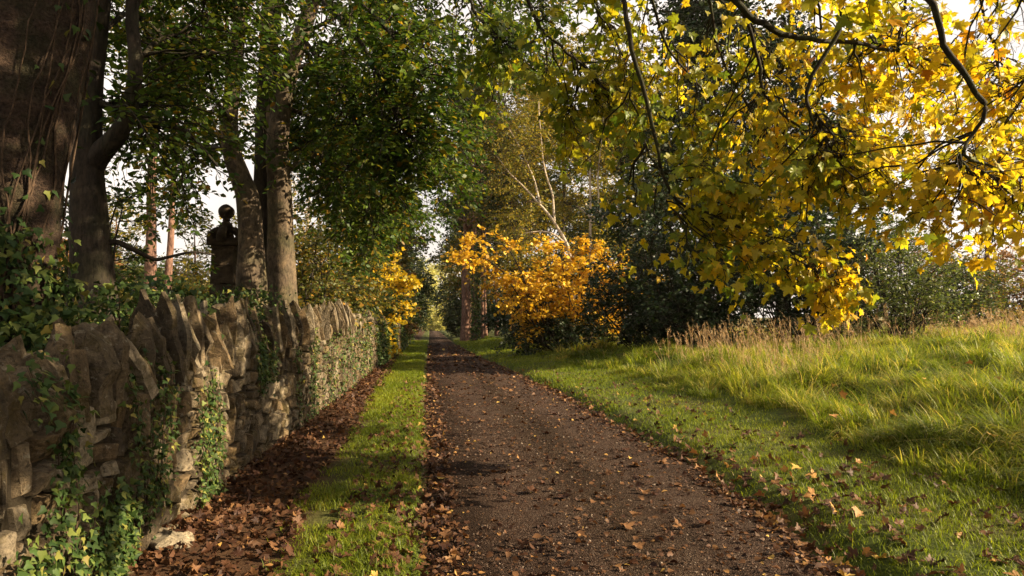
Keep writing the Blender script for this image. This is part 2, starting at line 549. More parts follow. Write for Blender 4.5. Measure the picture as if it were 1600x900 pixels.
M['wall_core'] = earth_mat('wall_core', (0.02, 0.015, 0.010), (0.05, 0.04, 0.025))
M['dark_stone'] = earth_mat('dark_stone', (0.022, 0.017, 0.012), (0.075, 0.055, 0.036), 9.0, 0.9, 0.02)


def ground_mat():
    m, nt, out = new_mat('ground')
    pos = N(nt, 'NewGeometry').outputs['Position']
    sx = N(nt, 'SeparateXYZ')
    nt.links.new(pos, sx.inputs[0])
    X, Y = sx.outputs[0], sx.outputs[1]
    big = noise_tex(nt, pos, 0.9, 5.0, 0.6)
    fine = noise_tex(nt, pos, 22.0, 5.0, 0.7)
    wide = noise_tex(nt, pos, 0.10, 4.0, 0.6)
    grass = mixc(nt, ramp(nt, fine, [(0.3, (0, 0, 0)), (0.7, (1, 1, 1))]), (0.030, 0.045, 0.010), (0.085, 0.11, 0.018))
    grass = mixc(nt, ramp(nt, big, [(0.45, (0, 0, 0)), (0.7, (1, 1, 1))]), grass, (0.10, 0.085, 0.028))
    soil = mixc(nt, fine, (0.030, 0.016, 0.009), (0.085, 0.045, 0.022))
    # leaf mould beside the wall
    e = mth(nt, 'ADD', X, mth(nt, 'MULTIPLY', mth(nt, 'SUBTRACT', big, 0.5), 1.2))
    f = mth(nt, 'MULTIPLY', mth(nt, 'SUBTRACT', -0.75, e), 3.0, True)
    c = mixc(nt, f, grass, soil)
    # dry hillside and field on the far left
    fld = mixc(nt, ramp(nt, wide, [(0.42, (0, 0, 0)), (0.58, (1, 1, 1))]), (0.30, 0.21, 0.05), (0.11, 0.13, 0.03))
    fld = mixc(nt, ramp(nt, big, [(0.5, (0, 0, 0)), (0.75, (1, 1, 1))]), fld, (0.22, 0.13, 0.06))
    c = mixc(nt, mth(nt, 'MULTIPLY', mth(nt, 'SUBTRACT', -7.0, X), 0.4, True), c, fld)
    # meadow turns straw coloured away from the drive
    c = mixc(nt, mth(nt, 'MULTIPLY', mth(nt, 'MULTIPLY', mth(nt, 'SUBTRACT', X, 9.0), 0.15, True), 0.7), c, (0.24, 0.19, 0.07))
    principled(nt, out, c, 0.95, 0.15, bump(nt, mth(nt, 'ADD', fine, big), 0.8, 0.03))
    return m


def road_mat():
    m, nt, out = new_mat('road')
    pos = N(nt, 'NewGeometry').outputs['Position']
    v = N(nt, 'TexVoronoi', Scale=115.0)
    nt.links.new(pos, v.inputs['Vector'])
    v2 = N(nt, 'TexVoronoi', Scale=42.0)
    nt.links.new(pos, v2.inputs['Vector'])
    s = N(nt, 'SeparateColor')
    nt.links.new(v.outputs['Color'], s.inputs[0])
    mp = N(nt, 'Mapping')
    mp.inputs['Scale'].default_value = (1, 0.25, 1)
    nt.links.new(pos, mp.inputs['Vector'])
    b1 = noise_tex(nt, mp.outputs[0], 1.4, 5.0, 0.6)
    b2 = noise_tex(nt, pos, 6.0, 5.0, 0.65)
    c = ramp(nt, s.outputs[0], [(0.0, (0.020, 0.013, 0.010)), (0.6, (0.050, 0.036, 0.028)), (0.92, (0.085, 0.064, 0.052)), (1.0, (0.18, 0.145, 0.12))])
    c = mixc(nt, ramp(nt, b2, [(0.38, (0, 0, 0)), (0.7, (0.75, 0.75, 0.75))]), c, (0.036, 0.021, 0.014))
    sx = N(nt, 'SeparateXYZ')
    nt.links.new(pos, sx.inputs[0])
    wob = mth(nt, 'ADD', sx.outputs[0], mth(nt, 'MULTIPLY', mth(nt, 'SUBTRACT', b1, 0.5), 0.5))
    trk = ramp(nt, mth(nt, 'DIVIDE', wob, 3.6), [(0.0, (0.50, 0.43, 0.34)), (0.10, (0.75, 0.68, 0.62)), (0.24, (1.55, 1.5, 1.5)), (0.42, (0.78, 0.74, 0.62)), (0.60, (1.5, 1.45, 1.45)), (0.80, (0.9, 0.85, 0.8)), (0.95, (0.55, 0.48, 0.38))])
    c = mixc(nt, 1.0, c, trk, 'MULTIPLY')
    b3 = noise_tex(nt, pos, 2.6, 6.0, 0.65, 0.5)
    c = mixc(nt, mth(nt, 'MULTIPLY', ramp(nt, b3, [(0.55, (0, 0, 0)), (0.68, (1, 1, 1))]), 0.55), c, (0.028, 0.017, 0.012))
    c = mixc(nt, 1.0, c, ramp(nt, b1, [(0.3, (0.7, 0.66, 0.62)), (0.7, (1.3, 1.25, 1.2))]), 'MULTIPLY')
    h = mth(nt, 'ADD', mth(nt, 'ADD', v.outputs['Distance'], v2.outputs['Distance']), mth(nt, 'MULTIPLY', b2, 0.8))
    principled(nt, out, c, 0.9, 0.08, bump(nt, h, 1.0, 0.02))
    return m


M['ground'] = ground_mat()
M['road'] = road_mat()


def pebble_mat():
    m, nt, out = new_mat('pebble')
    t = tint_of(nt)
    c = ramp(nt, t[0], [(0.0, (0.020, 0.012, 0.009)), (0.6, (0.058, 0.037, 0.027)), (0.9, (0.12, 0.082, 0.06)), (1.0, (0.28, 0.22, 0.17))])
    principled(nt, out, c, 0.85, 0.1)
    return m


M['pebble'] = pebble_mat()


# ------------------------------------------------------------------ terrain
ROAD_L, ROAD_R = -0.03, 2.66


def wall_x(y):
    return -1.84 + 0.03 * np.sin(np.asarray(y) * 0.55) + 0.012 * np.maximum(np.asarray(y) - 12, 0)


def road_right(y):
    return smooth(y, [(-6, 2.5), (3, 2.6), (4.5, 2.72), (5.6, 2.85), (7.2, 2.95), (16, 2.97), (19, 2.85), (24.4, 2.69), (33.6, 2.25), (53, 1.95), (90, 1.88), (200, 1.8)])


def road_edges(y):
    l = smooth(y, [(0, -0.0), (5, -0.02), (12, -0.12), (25, -0.2), (200, -0.2)]) + 0.09 * noise2(y, y * 0, 1.1) + 0.05 * noise2(y, y * 0 + 5, 4.0)
    r = road_right(y) + 0.09 * noise2(y, y * 0 + 9, 0.9) + 0.04 * noise2(y, y * 0 + 3, 4.0)
    return l, r


def ground_z(x, y, bumps=True):
    x = np.asarray(x, float)
    y = np.asarray(y, float)
    xw = x
    x = np.where(x > 1.3, 1.3 + (x - 1.3) * (2.66 - 1.3) / np.maximum(road_right(y) - 1.3, 0.5) * (x < road_right(y)) + (x >= road_right(y)) * (x - road_right(y) + 1.36), x)
    z = smooth(x, [(-400, 34), (-70, 15), (-30, 5.5), (-12, 1.2), (-6, 0.7), (-2.5, 0.6), (-2.3, 0.10), (-1.85, 0.10), (-1.0, 0.05), (-0.25, 0.06), (-0.08, 0.0), (0.1, -0.06), (1.3, -0.06), (2.5, -0.06), (2.72, 0.0), (2.95, 0.11), (4.4, 0.24), (5.4, 0.42), (8.0, 0.72), (11, 0.90), (20, 1.1), (60, 1.5), (400, 8)])
    if bumps:
        w = np.clip((x - 4.5) / 1.0, 0, 1) * np.clip((45 - y) / 20, 0, 1)
        z = z + w * (0.34 * np.abs(noise2(x, y, 0.62)) - 0.10 + 0.20 * noise2(x + 7, y, 1.35))
        v = np.clip((x - 2.8) / 0.3, 0, 1) + np.clip((-0.2 - x) / 0.3, 0, 1)
        z = z + np.clip(v, 0, 1) * 0.02 * noise2(x, y, 2.5)
    return z


def build_ground():
    xs = np.unique(np.concatenate([np.linspace(-400, -70, 12), np.linspace(-70, -12, 30), np.linspace(-12, -2.6, 20), [-2.5, -2.3], np.linspace(-2.2, 12, 150), np.linspace(12, 40, 40), np.linspace(40, 400, 20)]))
    ys = np.unique(np.concatenate([np.linspace(-60, -4, 12), np.linspace(-4, 14, 160), np.linspace(14, 50, 110), np.linspace(50, 200, 60), np.linspace(200, 900, 20)]))
    X, Y = np.meshgrid(xs, ys)
    Z = ground_z(X, Y)
    V = np.stack([X, Y, Z], -1).reshape(-1, 3)
    idx = np.arange(len(V)).reshape(len(ys), len(xs))
    F = np.stack([idx[:-1, :-1], idx[:-1, 1:], idx[1:, 1:], idx[1:, :-1]], -1).reshape(-1, 4)
    g = Geo()
    g.add(V, F)
    return tag(g.build('ground', M['ground']), 'grassy ground on both sides of the drive', None, None, 'structure')


def build_road():
    ys = np.concatenate([np.linspace(-6, 14, 330), np.linspace(14.1, 50, 220), np.linspace(51, 190, 90)])
    l, r = road_edges(ys)
    u = np.linspace(0, 1, 46)
    X = l[:, None] + (r - l)[:, None] * u
    Y = np.repeat(ys[:, None], len(u), 1)
    crown = 0.05 * (1 - (2 * u - 1) ** 2) - 0.022 * np.exp(-((u - 0.26) / 0.09) ** 2) - 0.022 * np.exp(-((u - 0.68) / 0.09) ** 2)
    Z = crown[None, :] + 0.014 * noise2(X, Y, 2.2) + 0.008 * noise2(X, Y, 9.0)
    edge = np.minimum(u, 1 - u)
    Z = Z - 0.07 * np.exp(-edge / 0.012)[None, :]
    V = np.stack([X, Y, Z], -1).reshape(-1, 3)
    idx = np.arange(len(V)).reshape(len(ys), len(u))
    F = np.stack([idx[:-1, :-1], idx[:-1, 1:], idx[1:, 1:], idx[1:, :-1]], -1).reshape(-1, 4)
    g = Geo()
    g.add(V, F)
    return tag(g.build('road', M['road']), 'straight gravel drive strewn with fallen leaves', None, None, 'structure')


def road_z(x, y):
    u = np.clip((np.asarray(x) - ROAD_L) / (road_right(y) - ROAD_L), 0, 1)
    return 0.05 * (1 - (2 * u - 1) ** 2) - 0.022 * np.exp(-((u - 0.26) / 0.09) ** 2) - 0.022 * np.exp(-((u - 0.68) / 0.09) ** 2)


build_ground()
build_road()


# ------------------------------------------------------------------ dry-stone wall
def masonry_height(y):
    return smooth(y, [(0, 1.0), (3, 1.06), (5.5, 1.2), (9, 1.30), (15, 1.40), (26, 1.38), (46, 1.45)])


def rubble(r, s0, s1, z0, z1, target):
    w, h = s1 - s0, z1 - z0
    if w * h < target * (0.16 + 2.4 * r.random() ** 2) and max(w / h, h / w) < 3.4 or min(w, h) < 0.06:
        return [(s0, s1, z0, z1)]
    c = 0.3 + 0.4 * r.random()
    if w > h * (0.45 + 1.1 * r.random()):
        m = s0 + w * c
        return rubble(r, s0, m, z0, z1, target) + rubble(r, m, s1, z0, z1, target)
    m = z0 + h * c
    return rubble(r, s0, s1, z0, m, target) + rubble(r, s0, s1, m, z1, target)


def add_stone(g, r, s0, s1, z0, z1, n, face_x, sgn=1.0, axis='y'):
    gap = 0.002 + 0.010 * r.random()
    cs, cz = (s0 + s1) / 2, (z0 + z1) / 2
    hs, hz = max((s1 - s0) / 2 - gap, 0.02), max((z1 - z0) / 2 - gap, 0.02)
    u = np.concatenate([[-1, -0.94], np.linspace(-0.82, 0.82, n - 4), [0.94, 1]]) if n > 5 else np.array([-1, -0.85, 0.85, 1.0])
    n = len(u)
    U, V = np.meshgrid(u, u)
    # round the corners a bit, unevenly
    k = 0.02 + 0.12 * r.random() ** 2
    U2 = U * (1 - k * V ** 4 * (0.5 + 0.5 * np.abs(U)))
    V2 = V * (1 - k * U ** 4 * (0.5 + 0.5 * np.abs(V)))
    sh1, sh2 = r.normal(0, 0.20, 2)
    S = cs + hs * (U2 + sh1 * V2 * 0.8 * min(1, hz / hs))
    Z = cz + hz * (V2 + sh2 * U2 * 0.8 * min(1, hs / hz))
    prof = np.minimum(1 - U ** 12, 1 - V ** 12)
    D = 0.018 * r.normal() + r.normal(0, 0.016) * U + r.normal(0, 0.016) * V
    D = D - 0.12 * (1 - prof)
    off = r.random(3) * 50
    pts = np.stack([S, Z, np.zeros_like(S)], -1) + off
    amp = min(hs, hz)
    D = D + prof * (0.13 * amp * (0.6 - 1.2 * np.abs(noise3(pts, 5.0))) + 0.10 * amp * noise3(pts, 12.0) + 0.07 * amp * noise3(pts, 27.0))
    S = S + 0.08 * amp * noise3(pts + 9, 9.0)
    Z = Z + 0.08 * amp * noise3(pts + 19, 9.0)
    rot = r.normal(0, 0.10) * min(hs, hz) / max(hs, hz) * 1.6
    S, Z = cs + (S - cs) - (Z - cz) * rot, cz + (Z - cz) + (S - cs) * rot
    X = face_x(S) + sgn * D
    Vv = np.stack([X, S, Z] if axis == 'y' else [S, X, Z], -1).reshape(-1, 3)
    idx = np.arange(n * n).reshape(n, n)
    q = [idx[:-1, :-1], idx[:-1, 1:], idx[1:, 1:], idx[1:, :-1]]
    F = np.stack(q, -1).reshape(-1, 4)
    t = np.array([r.random(), r.random(), r.random()])
    g.add(Vv, F, 0, np.tile(t, (len(Vv), 1)))


def slab_mesh(name, r, thick, width, height, n=7):
    """an upright coping stone: a rough slab with an uneven, narrowed head; y is its thickness, its foot at z=0"""
    g = Geo()
    u = np.linspace(-1, 1, n)
    A, B = np.meshgrid(u, u)
    O = np.ones_like(A)
    t3 = np.array([r.random(), r.random(), r.random()])
    lv = np.array([0, 0.3, 0.5, 0.8, 1.0])
    pk = r.uniform(-0.75, 0.55)
    nar = r.uniform(0.30, 0.95)
    xl = -1 + np.concatenate([r.normal(0, 0.06, 3), [0.45 * nar, 1.0 * nar]]) + r.normal(0, 0.08, 5) + pk * 0.5 * np.array([0, 0, 0.1, 0.6, 1]) * nar
    xr = 1 - np.concatenate([r.normal(0, 0.06, 3), [0.40 * nar, 0.95 * nar]]) + r.normal(0, 0.08, 5) + pk * 0.5 * np.array([0, 0, 0.1, 0.6, 1]) * nar
    xr = np.maximum(xr, xl + 0.3)
    tx = np.array([-1, -0.4, 0.3, 1.0])
    tf = np.clip(r.uniform(0.66, 1.0, 4), 0, 1)
    tf[r.integers(0, 4)] = 1.0
    bow = r.normal(0, 0.10)
    off = r.random(3) * 40
    for sx, (X, Y, Z) in enumerate([(O, A, B), (-O, -A, B), (-A, O, B), (A, -O, B), (A, B, O), (A, -B, -O)]):
        P = np.stack([X, Y, Z], -1).astype(float)
        x, y, z = P[..., 0], P[..., 1], P[..., 2]
        hh = (z + 1) / 2
        a = np.interp(hh, lv, xl)
        b = np.interp(hh, lv, xr)
        nx = a + (b - a) * (x + 1) / 2
        ny = y * (1 - 0.22 * hh ** 2) + bow * (hh - 0.5) ** 2
        hz = hh * np.interp(x, tx, tf) * height
        Q = np.stack([nx * width / 2, ny * thick / 2, hz], -1)
        q = Q + off
        Q[..., 0] += 0.012 * noise3(q, 5.0) + 0.008 * noise3(q, 19.0)
        Q[..., 1] += thick * (0.10 * noise3(q + 5, 3.0)) + 0.006 * noise3(q + 5, 17.0)
        Q[..., 2] += (0.03 * noise3(q + 11, 6.0) + 0.018 * noise3(q + 11, 16.0)) * hh
        idx = np.arange(n * n).reshape(n, n)
        F = np.stack([idx[:-1, :-1], idx[:-1, 1:], idx[1:, 1:], idx[1:, :-1]], -1).reshape(-1, 4)
        g.add(Q.reshape(-1, 3), F, 0, np.tile(t3, (n * n, 1)))
    return g


def build_wall():
    r = np.random.default_rng(11)
    w = empty('stone_wall', (wall_x(3.0), 3.0, 0), 'long dry stone wall with upright slab coping beside the drive', 'wall')
    g = Geo()
    y = 0.3
    while y < 46:
        L = 1.3 + 0.9 * r.random()
        y1 = min(y + L, 46)
        ztop = float(masonry_height((y + y1) / 2)) + 0.03
        target = 0.050 if y < 12 else (0.05 if y < 22 else 0.12)
        n = 11 if y < 7 else (8 if y < 13 else 4)
        for s0, s1, z0, z1 in rubble(r, y, y1, -0.02, ztop, target):
            add_stone(g, r, s0, s1, z0, z1, n, wall_x)
        y = y1
    g.build('masonry', M['stone'], w, False)
    # packed core and rear face, just behind the stones
    ys = np.linspace(0.3, 46, 90)
    c = Geo()
    prof = [(-0.055, -0.1), (-0.055, None), (-0.50, None), (-0.55, -0.1)]
    V = []
    for yy in ys:
        for dx, z in prof:
            V.append((wall_x(yy) + dx, yy, masonry_height(yy) - 0.01 if z is None else z))
    idx = np.arange(len(V)).reshape(len(ys), 4)
    F = [np.stack([idx[:-1, k], idx[1:, k], idx[1:, k + 1], idx[:-1, k + 1]], -1) for k in range(3)]
    F += [idx[[0]][:, ::-1], idx[[-1]]]
    c.add(np.array(V), F)
    c.build('wall_core', M['wall_core'], w, False)
    # coping: the near stones one by one, the far row as one part
    far = Geo()
    yy, k = 1.1, 0
    while yy < 45.5:
        th = (0.045 + 0.085 * r.random() ** 1.4) if yy < 16 else 0.16 + 0.1 * r.random()
        if yy < 4.2:
            th *= 1.2
        hh = smooth(yy, [(0, 0.42), (3, 0.46), (4.4, 0.52), (5.5, 0.58), (9, 0.62), (15, 0.64), (46, 0.55)]) * (0.58 + 0.62 * r.random())
        wd = 0.25 + 0.17 * r.random()
        z0 = float(masonry_height(yy)) - 0.03
        lean = R(12 + r.normal() * 10) if yy > 3.6 else R(6 + r.normal() * 8)
        yaw = R(r.normal() * 12)
        px = wall_x(yy) + 0.01 - wd / 2 + 0.035 * r.normal()
        if 17 < yy < 44 and r.random() < 0.35:
            yy += th * 1.2
            continue
        g1 = slab_mesh('coping_stone', r, th, wd, hh, 11 if yy < 7 else 8)
        if k < 98:
            o = g1.build('coping_stone', M['stone'], w, False)
            o.location = Vector((px, yy, z0)) - w.location
            o.rotation_euler = (lean, R(r.normal() * 4), yaw)
            k += 1
        else:
            V = np.concatenate(g1.V)
            cl, sl = math.cos(lean), math.sin(lean)
            V2 = np.stack([V[:, 0] + px, V[:, 1] * cl - V[:, 2] * sl + yy, V[:, 1] * sl + V[:, 2] * cl + z0], -1)
            far.add(V2, [f for f, _ in [(np.concatenate([ff for ff, _ in g1.F]), 0)]], 0, np.concatenate(g1.T))
        yy += th * (1.2 + 1.2 * r.random() ** 2)
    o = far.build('coping_row', M['stone'], w, False)
    o['kind'] = 'stuff'


build_wall()


# ------------------------------------------------------------------ plants: generic builders
UP = np.array([0, 0, 1.0])


def twig_leaves(g, r, T, L, per, size, tpl, mat=0, spread=55, updir=0.8, jitter=0.45, hang=0.0, tfun=None, svar=0.3, t0=0.15, curl=1.0):
    n = len(T)
    i = np.repeat(np.arange(n), per)
    t = t0 + (1 - t0) * ((np.tile(np.arange(per), n) + r.random(n * per)) / per)
    pos, tan = polyat(T, i, t)
    side = np.where(np.tile(np.arange(per), n) % 2 == 0, 1.0, -1.0)[:, None]
    h = unit(np.cross(tan, UP) + 1e-4)
    a = np.radians(spread) * (0.6 + 0.8 * r.random(n * per))[:, None]
    ax = tan * np.cos(a) + h * side * np.sin(a) + r.normal(0, jitter * 0.5, (n * per, 3)) - UP * hang * (0.4 + 1.2 * r.random(n * per))[:, None]
    nor = UP * updir + r.normal(0, jitter, (n * per, 3))
    sz = size * (1 - svar + 2 * svar * r.random(n * per))
    tint = r.random((n * per, 3)) if tfun is None else tfun(pos, r)
    leaf_set(g, r, pos + unit(ax) * sz[:, None] * 0.08, ax, nor, sz, tpl, mat, tint, curl)


def grad(P, r0, r1):
    n = P.shape[1]
    return np.repeat(np.linspace(r0, r1, n)[None], len(P), 0)


def foliage(g, r, limbs, n_sec, n_twig, per, size, tpl, sec_len=1.6, twig_len=0.5, droop=0.15, flat=0.6, sec_r=0.012, tw_r=0.004, sides=3, tfun=None, hang=0.0, updir=0.8, jitter=0.45, ang1=50, ang2=50, t0=0.25, up=0.0, bias=1.0, spread=55, keep_twigs=True, curl=1.0):
    S, L, _, _ = spawn(r, limbs, n_sec, t0, 1.0, sec_len, 0.4, ang1, droop, flat, 6, 0.05, 0.35, up, bias)
    T, L2, _, _ = spawn(r, S, n_twig, 0.12, 1.0, twig_len, 0.4, ang2, droop, flat, 4, 0.05, 0.3)
    tubes(g, S, grad(S, sec_r, tw_r), max(sides, 4), 1)
    if keep_twigs:
        tubes(g, T, grad(T, tw_r, tw_r * 0.5), sides, 1)
    twig_leaves(g, r, T, L2, per, size, tpl, 0, spread, updir, jitter, hang, tfun, curl=curl)
    return S, T


def generic_tree(name, label, cat, base, height, tr, crown_from, crown_r, n_leaf, leaf, leaf_size, bark, seed, shape='oval', group=None, lean=(0, 0), tpl=DIAMOND, droop=0.12, n_limb=22, flat=0.4, sides=10, updir=0.6, cb_r=0.35):
    """a tree standing at base: tapered trunk, limbs, and a crown of leaves on twigs"""
    r = np.random.default_rng(seed)
    x, y = base
    z = float(ground_z(x, y, False)) - 0.1
    root = empty(name, (x, y, z), label, cat, group)
    k = 9
    s = np.linspace(0, 1, k)
    P = np.stack([x + lean[0] * s ** 1.3 * height + 0.02 * height * np.cumsum(r.normal(size=k)) * s * 0.4,
                  y + lean[1] * s ** 1.3 * height + 0.02 * height * np.cumsum(r.normal(size=k)) * s * 0.4,
                  z + s * height * 0.96], -1)
    P = resample(P, 20)
    Rt = tr * (1 - 0.92 * np.linspace(0, 1, 20) ** 1.15)
    g = Geo()
    trunk_tube(g, P, Rt, sides, 0, 0.05, 2.0, 0.35, 0.03, seed)
    ss = crown_from + (1 - crown_from) * np.sort(r.random(n_limb)) ** 0.9
    pos, tan = polyat(P[None], np.zeros(n_limb, int), ss)
    q = (ss - crown_from) / (1 - crown_from)
    if shape == 'oval':
        ln = crown_r * np.sqrt(np.clip(1 - (q * 1.5 - 0.55) ** 2, 0.08, 1))
    elif shape == 'cone':
        ln = crown_r * (1.05 - q)
    elif shape == 'dome':
        ln = crown_r * np.sqrt(np.clip(1 - q ** 2, 0.06, 1))
    else:
        ln = crown_r * (0.75 + 0.4 * r.random(n_limb)) * np.clip(1.2 - q, 0.25, 1)
    az = np.arange(n_limb) * 2.39996 + r.normal(0, 0.4, n_limb)
    el = (np.radians(20 + 45 * q) if shape != 'cone' else np.radians(np.full(n_limb, -5.0))) + r.normal(0, 0.15, n_limb)
    d = np.stack([np.cos(az) * np.cos(el), np.sin(az) * np.cos(el), np.sin(el)], -1)
    w = np.linspace(0, 1, 7)
    Lm = pos[:, None] + d[:, None] * (ln * (0.75 + 0.5 * r.random(n_limb)))[:, None, None] * w[None, :, None]
    Lm[..., 2] -= droop * ln[:, None] * w ** 2
    Lm = Lm + np.cumsum(r.normal(size=Lm.shape), 1) * 0.05 * ln[:, None, None] * (w > 0)[None, :, None]
    lr = np.clip(tr * cb_r * (1.1 - q), 0.012, None)
    tubes(g, Lm, lr[:, None] * np.linspace(1, 0.25, 7)[None], 5, 0)
    g.build('trunk', bark, root)
    c = Geo()
    per = 6
    n_tw = max(n_leaf // per, 10)
    foliage(c, r, Lm, max(n_tw // 7, 8), n_tw, per, leaf_size, tpl, crown_r * 0.42, max(leaf_size * 3.2, 0.35), droop, flat, 0.014, 0.005, 3, None, 0.1, updir, 0.6, t0=0.15, bias=0.8, keep_twigs=leaf_size < 0.14)
    c.build('crown', [leaf, bark], root)
    return root


def shrub(name, label, cat, base, height, radius, n_leaf, leaf, leaf_size, bark, seed, group=None, stems=14, tpl=DIAMOND, spread=0.9, flat=0.3, droop=0.1, low=0.1, updir=0.6, twig=0.4, sec=0.35, stem_r=0.03, ry=None, bias=0.8, zbase=None, hang=0.1, arms=()):
    """a many-stemmed shrub"""
    r = np.random.default_rng(seed)
    x, y = base
    z = float(ground_z(x, y, False)) - 0.05 if zbase is None else zbase
    ry = radius if ry is None else ry
    root = empty(name, (x, y, z), label, cat, group)
    az = np.arange(stems) * 2.39996 + r.normal(0, 0.3, stems)
    rad = np.sqrt((np.arange(stems) + 0.5) / stems) * spread
    w = np.linspace(0, 1, 8)
    hgt = height * (0.92 - 0.55 * (rad / max(spread, 1e-3)) ** 2.2) * (0.85 + 0.3 * r.random(stems))
    P = np.zeros((stems, 8, 3))
    P[..., 0] = x + (np.cos(az) * rad * radius * 0.8)[:, None] * w ** 0.8 + (np.cos(az) * 0.08 * radius)[:, None]
    P[..., 1] = y + (np.sin(az) * rad * ry * 0.8)[:, None] * w ** 0.8 + (np.sin(az) * 0.08 * ry)[:, None]
    P[..., 2] = z + hgt[:, None] * w
    P = P + np.cumsum(r.normal(size=P.shape), 1) * 0.022 * height * (w > 0)[None, :, None]
    if arms:
        P = np.concatenate([P, np.stack([resample(a, 8) for a in arms])])
    g = Geo()
    tubes(g, P, grad(P, stem_r, stem_r * 0.25), 6, 0)
    g.build('stem', bark, root)
    c = Geo()
    per = 6
    n_tw = max(n_leaf // per, 10)
    foliage(c, r, P, max(n_tw // 7, 8), n_tw, per, leaf_size, tpl, min(radius, ry) * sec * 1.4, twig, droop, flat, 0.010, 0.004, 3, None, hang, updir, 0.6, ang1=60, t0=low, bias=bias)
    c.build('crown', [leaf, bark], root)
    return root


# ------------------------------------------------------------------ left-hand trees behind the wall
def path3(*pts):
    return np.array([at(*p) for p in pts])


def left_trees():
    # the broad red-brown trunk at the edge
    r = np.random.default_rng(21)
    Y = 5.0
    base = at(-20, 470, Y)
    root = empty('beech_tree', (base[0], base[1], 0.5), 'thick leaning red brown trunk wrapped in bare vine stems behind the wall', 'tree', 'large trees behind the wall')
    P = path3((-70, 640, Y), (-55, 480, Y), (-30, 330, Y), (2, 180, Y), (30, 50, Y), (52, -80, Y + 0.05), (80, -300, Y + 0.1), (110, -650, Y + 0.3), (120, -1000, Y + 0.5))
    P = resample(P, 60)
    Rr = np.interp(np.linspace(0, 1, 60), [0, 0.12, 0.3, 0.55, 1], [0.58, 0.49, 0.44, 0.41, 0.22])
    g = Geo()
    trunk_tube(g, P, Rr, 48, 0, 0.035, 3.0, 0.0, 0.03, 3)
    g.build('trunk', M['bark_red'], root)
    top = P[-22:][None]
    Lm, _, _, _ = spawn(r, top, 12, 0.0, 1.0, 3.6, 0.25, 65, 0.12, 0.5, 8, 0.04, 0.2)
    b = Geo()
    tubes(b, Lm, grad(Lm, 0.09, 0.02), 7, 0)
    b.build('bough', M['bark_beech'], root)
    c = Geo()
    foliage(c, r, Lm, 260, 1700, 7, 0.085, OVATE, 1.4, 0.45, 0.15, 0.6)
    c.build('crown', [M['beech_leaf'], M['bark_dark']], root)

    # second trunk, forked, in shade
    Y = 7.2
    b0 = at(140, 480, Y)
    root = empty('beech_tree', (b0[0], b0[1], 0.6), 'dark forked beech trunk in shade, right of the thick vine-wrapped trunk', 'tree', 'large trees behind the wall')
    g = Geo()
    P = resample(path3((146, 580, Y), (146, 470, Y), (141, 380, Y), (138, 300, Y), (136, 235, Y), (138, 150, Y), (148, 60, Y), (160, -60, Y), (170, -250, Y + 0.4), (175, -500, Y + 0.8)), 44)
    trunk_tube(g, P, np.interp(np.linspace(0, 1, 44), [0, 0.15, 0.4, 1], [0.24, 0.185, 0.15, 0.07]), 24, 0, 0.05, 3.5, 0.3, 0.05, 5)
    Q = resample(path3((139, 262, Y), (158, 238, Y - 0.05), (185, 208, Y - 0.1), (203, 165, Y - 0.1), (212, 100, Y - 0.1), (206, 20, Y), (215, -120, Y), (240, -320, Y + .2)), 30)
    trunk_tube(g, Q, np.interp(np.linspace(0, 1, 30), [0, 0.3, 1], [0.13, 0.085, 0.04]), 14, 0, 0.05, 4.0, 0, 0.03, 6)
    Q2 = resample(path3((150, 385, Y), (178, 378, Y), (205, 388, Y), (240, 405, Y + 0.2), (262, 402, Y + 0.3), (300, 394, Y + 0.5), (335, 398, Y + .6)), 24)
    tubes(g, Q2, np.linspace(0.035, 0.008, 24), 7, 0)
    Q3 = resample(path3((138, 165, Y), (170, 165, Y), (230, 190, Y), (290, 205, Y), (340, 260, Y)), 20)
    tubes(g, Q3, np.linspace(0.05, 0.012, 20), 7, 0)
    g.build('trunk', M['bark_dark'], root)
    limbs = np.stack([resample(path3(*p), 9) for p in [
        ((138, 165, Y), (180, 165, Y), (230, 190, Y + .3), (280, 230, Y + .6)),
        ((205, 110, Y), (250, 60, Y + .4), (300, 60, Y + .8), (340, 100, Y + 1.2)),
        ((206, 20, Y), (260, -60, Y + .2), (310, -40, Y + .5), (350, 0, Y + 1)),
        ((148, 60, Y), (210, 20, Y + 1), (270, 80, Y + 2), (310, 150, Y + 2.5)),
        ((160, -60, Y), (250, -120, Y + 1), (380, -120, Y + 2), (520, -20, Y + 3)),
        ((170, -250, Y), (300, -260, Y), (450, -220, Y - .5), (600, -120, Y - 1)),
        ((148, 60, Y), (100, -40, Y + .5), (20, -60, Y + 1), (-80, 0, Y + 1.2)),
        ((138, 150, Y), (110, 100, Y + 1), (60, 120, Y + 1.5), (20, 200, Y + 1.8)),
    ]])
    c = Geo()
    tubes(c, limbs, grad(limbs, 0.03, 0.01), 5, 1)
    foliage(c, r, limbs, 230, 1800, 7, 0.078, OVATE, 1.1, 0.42, 0.22, 0.55, t0=0.12)
    c.build('crown', [M['beech_leaf'], M['bark_dark']], root)

    # three trunks close together
    Y = 11.0
    b1 = at(388, 470, Y)
    rootA = empty('beech_tree', (b1[0], b1[1], 0.6), 'dark leaning beech trunk, nearest the ball-topped gate pier', 'tree', 'large trees behind the wall')
    g = Geo()
    P = resample(path3((392, 560, Y), (391, 450, Y), (391, 380, Y), (386, 310, Y), (374, 275, Y), (362, 240, Y), (358, 190, Y), (366, 110, Y), (374, 30, Y), (370, -100, Y + .3), (360, -300, Y + .6), (350, -600, Y + 1)), 44)
    trunk_tube(g, P, np.interp(np.linspace(0, 1, 44), [0, 0.15, 0.3, 1], [0.25, 0.20, 0.16, 0.06]), 20, 0, 0.06, 3.5, 0.2, 0.05, 9)
    g.build('trunk', M['bark_beech'], rootA)
    YB = 12.4
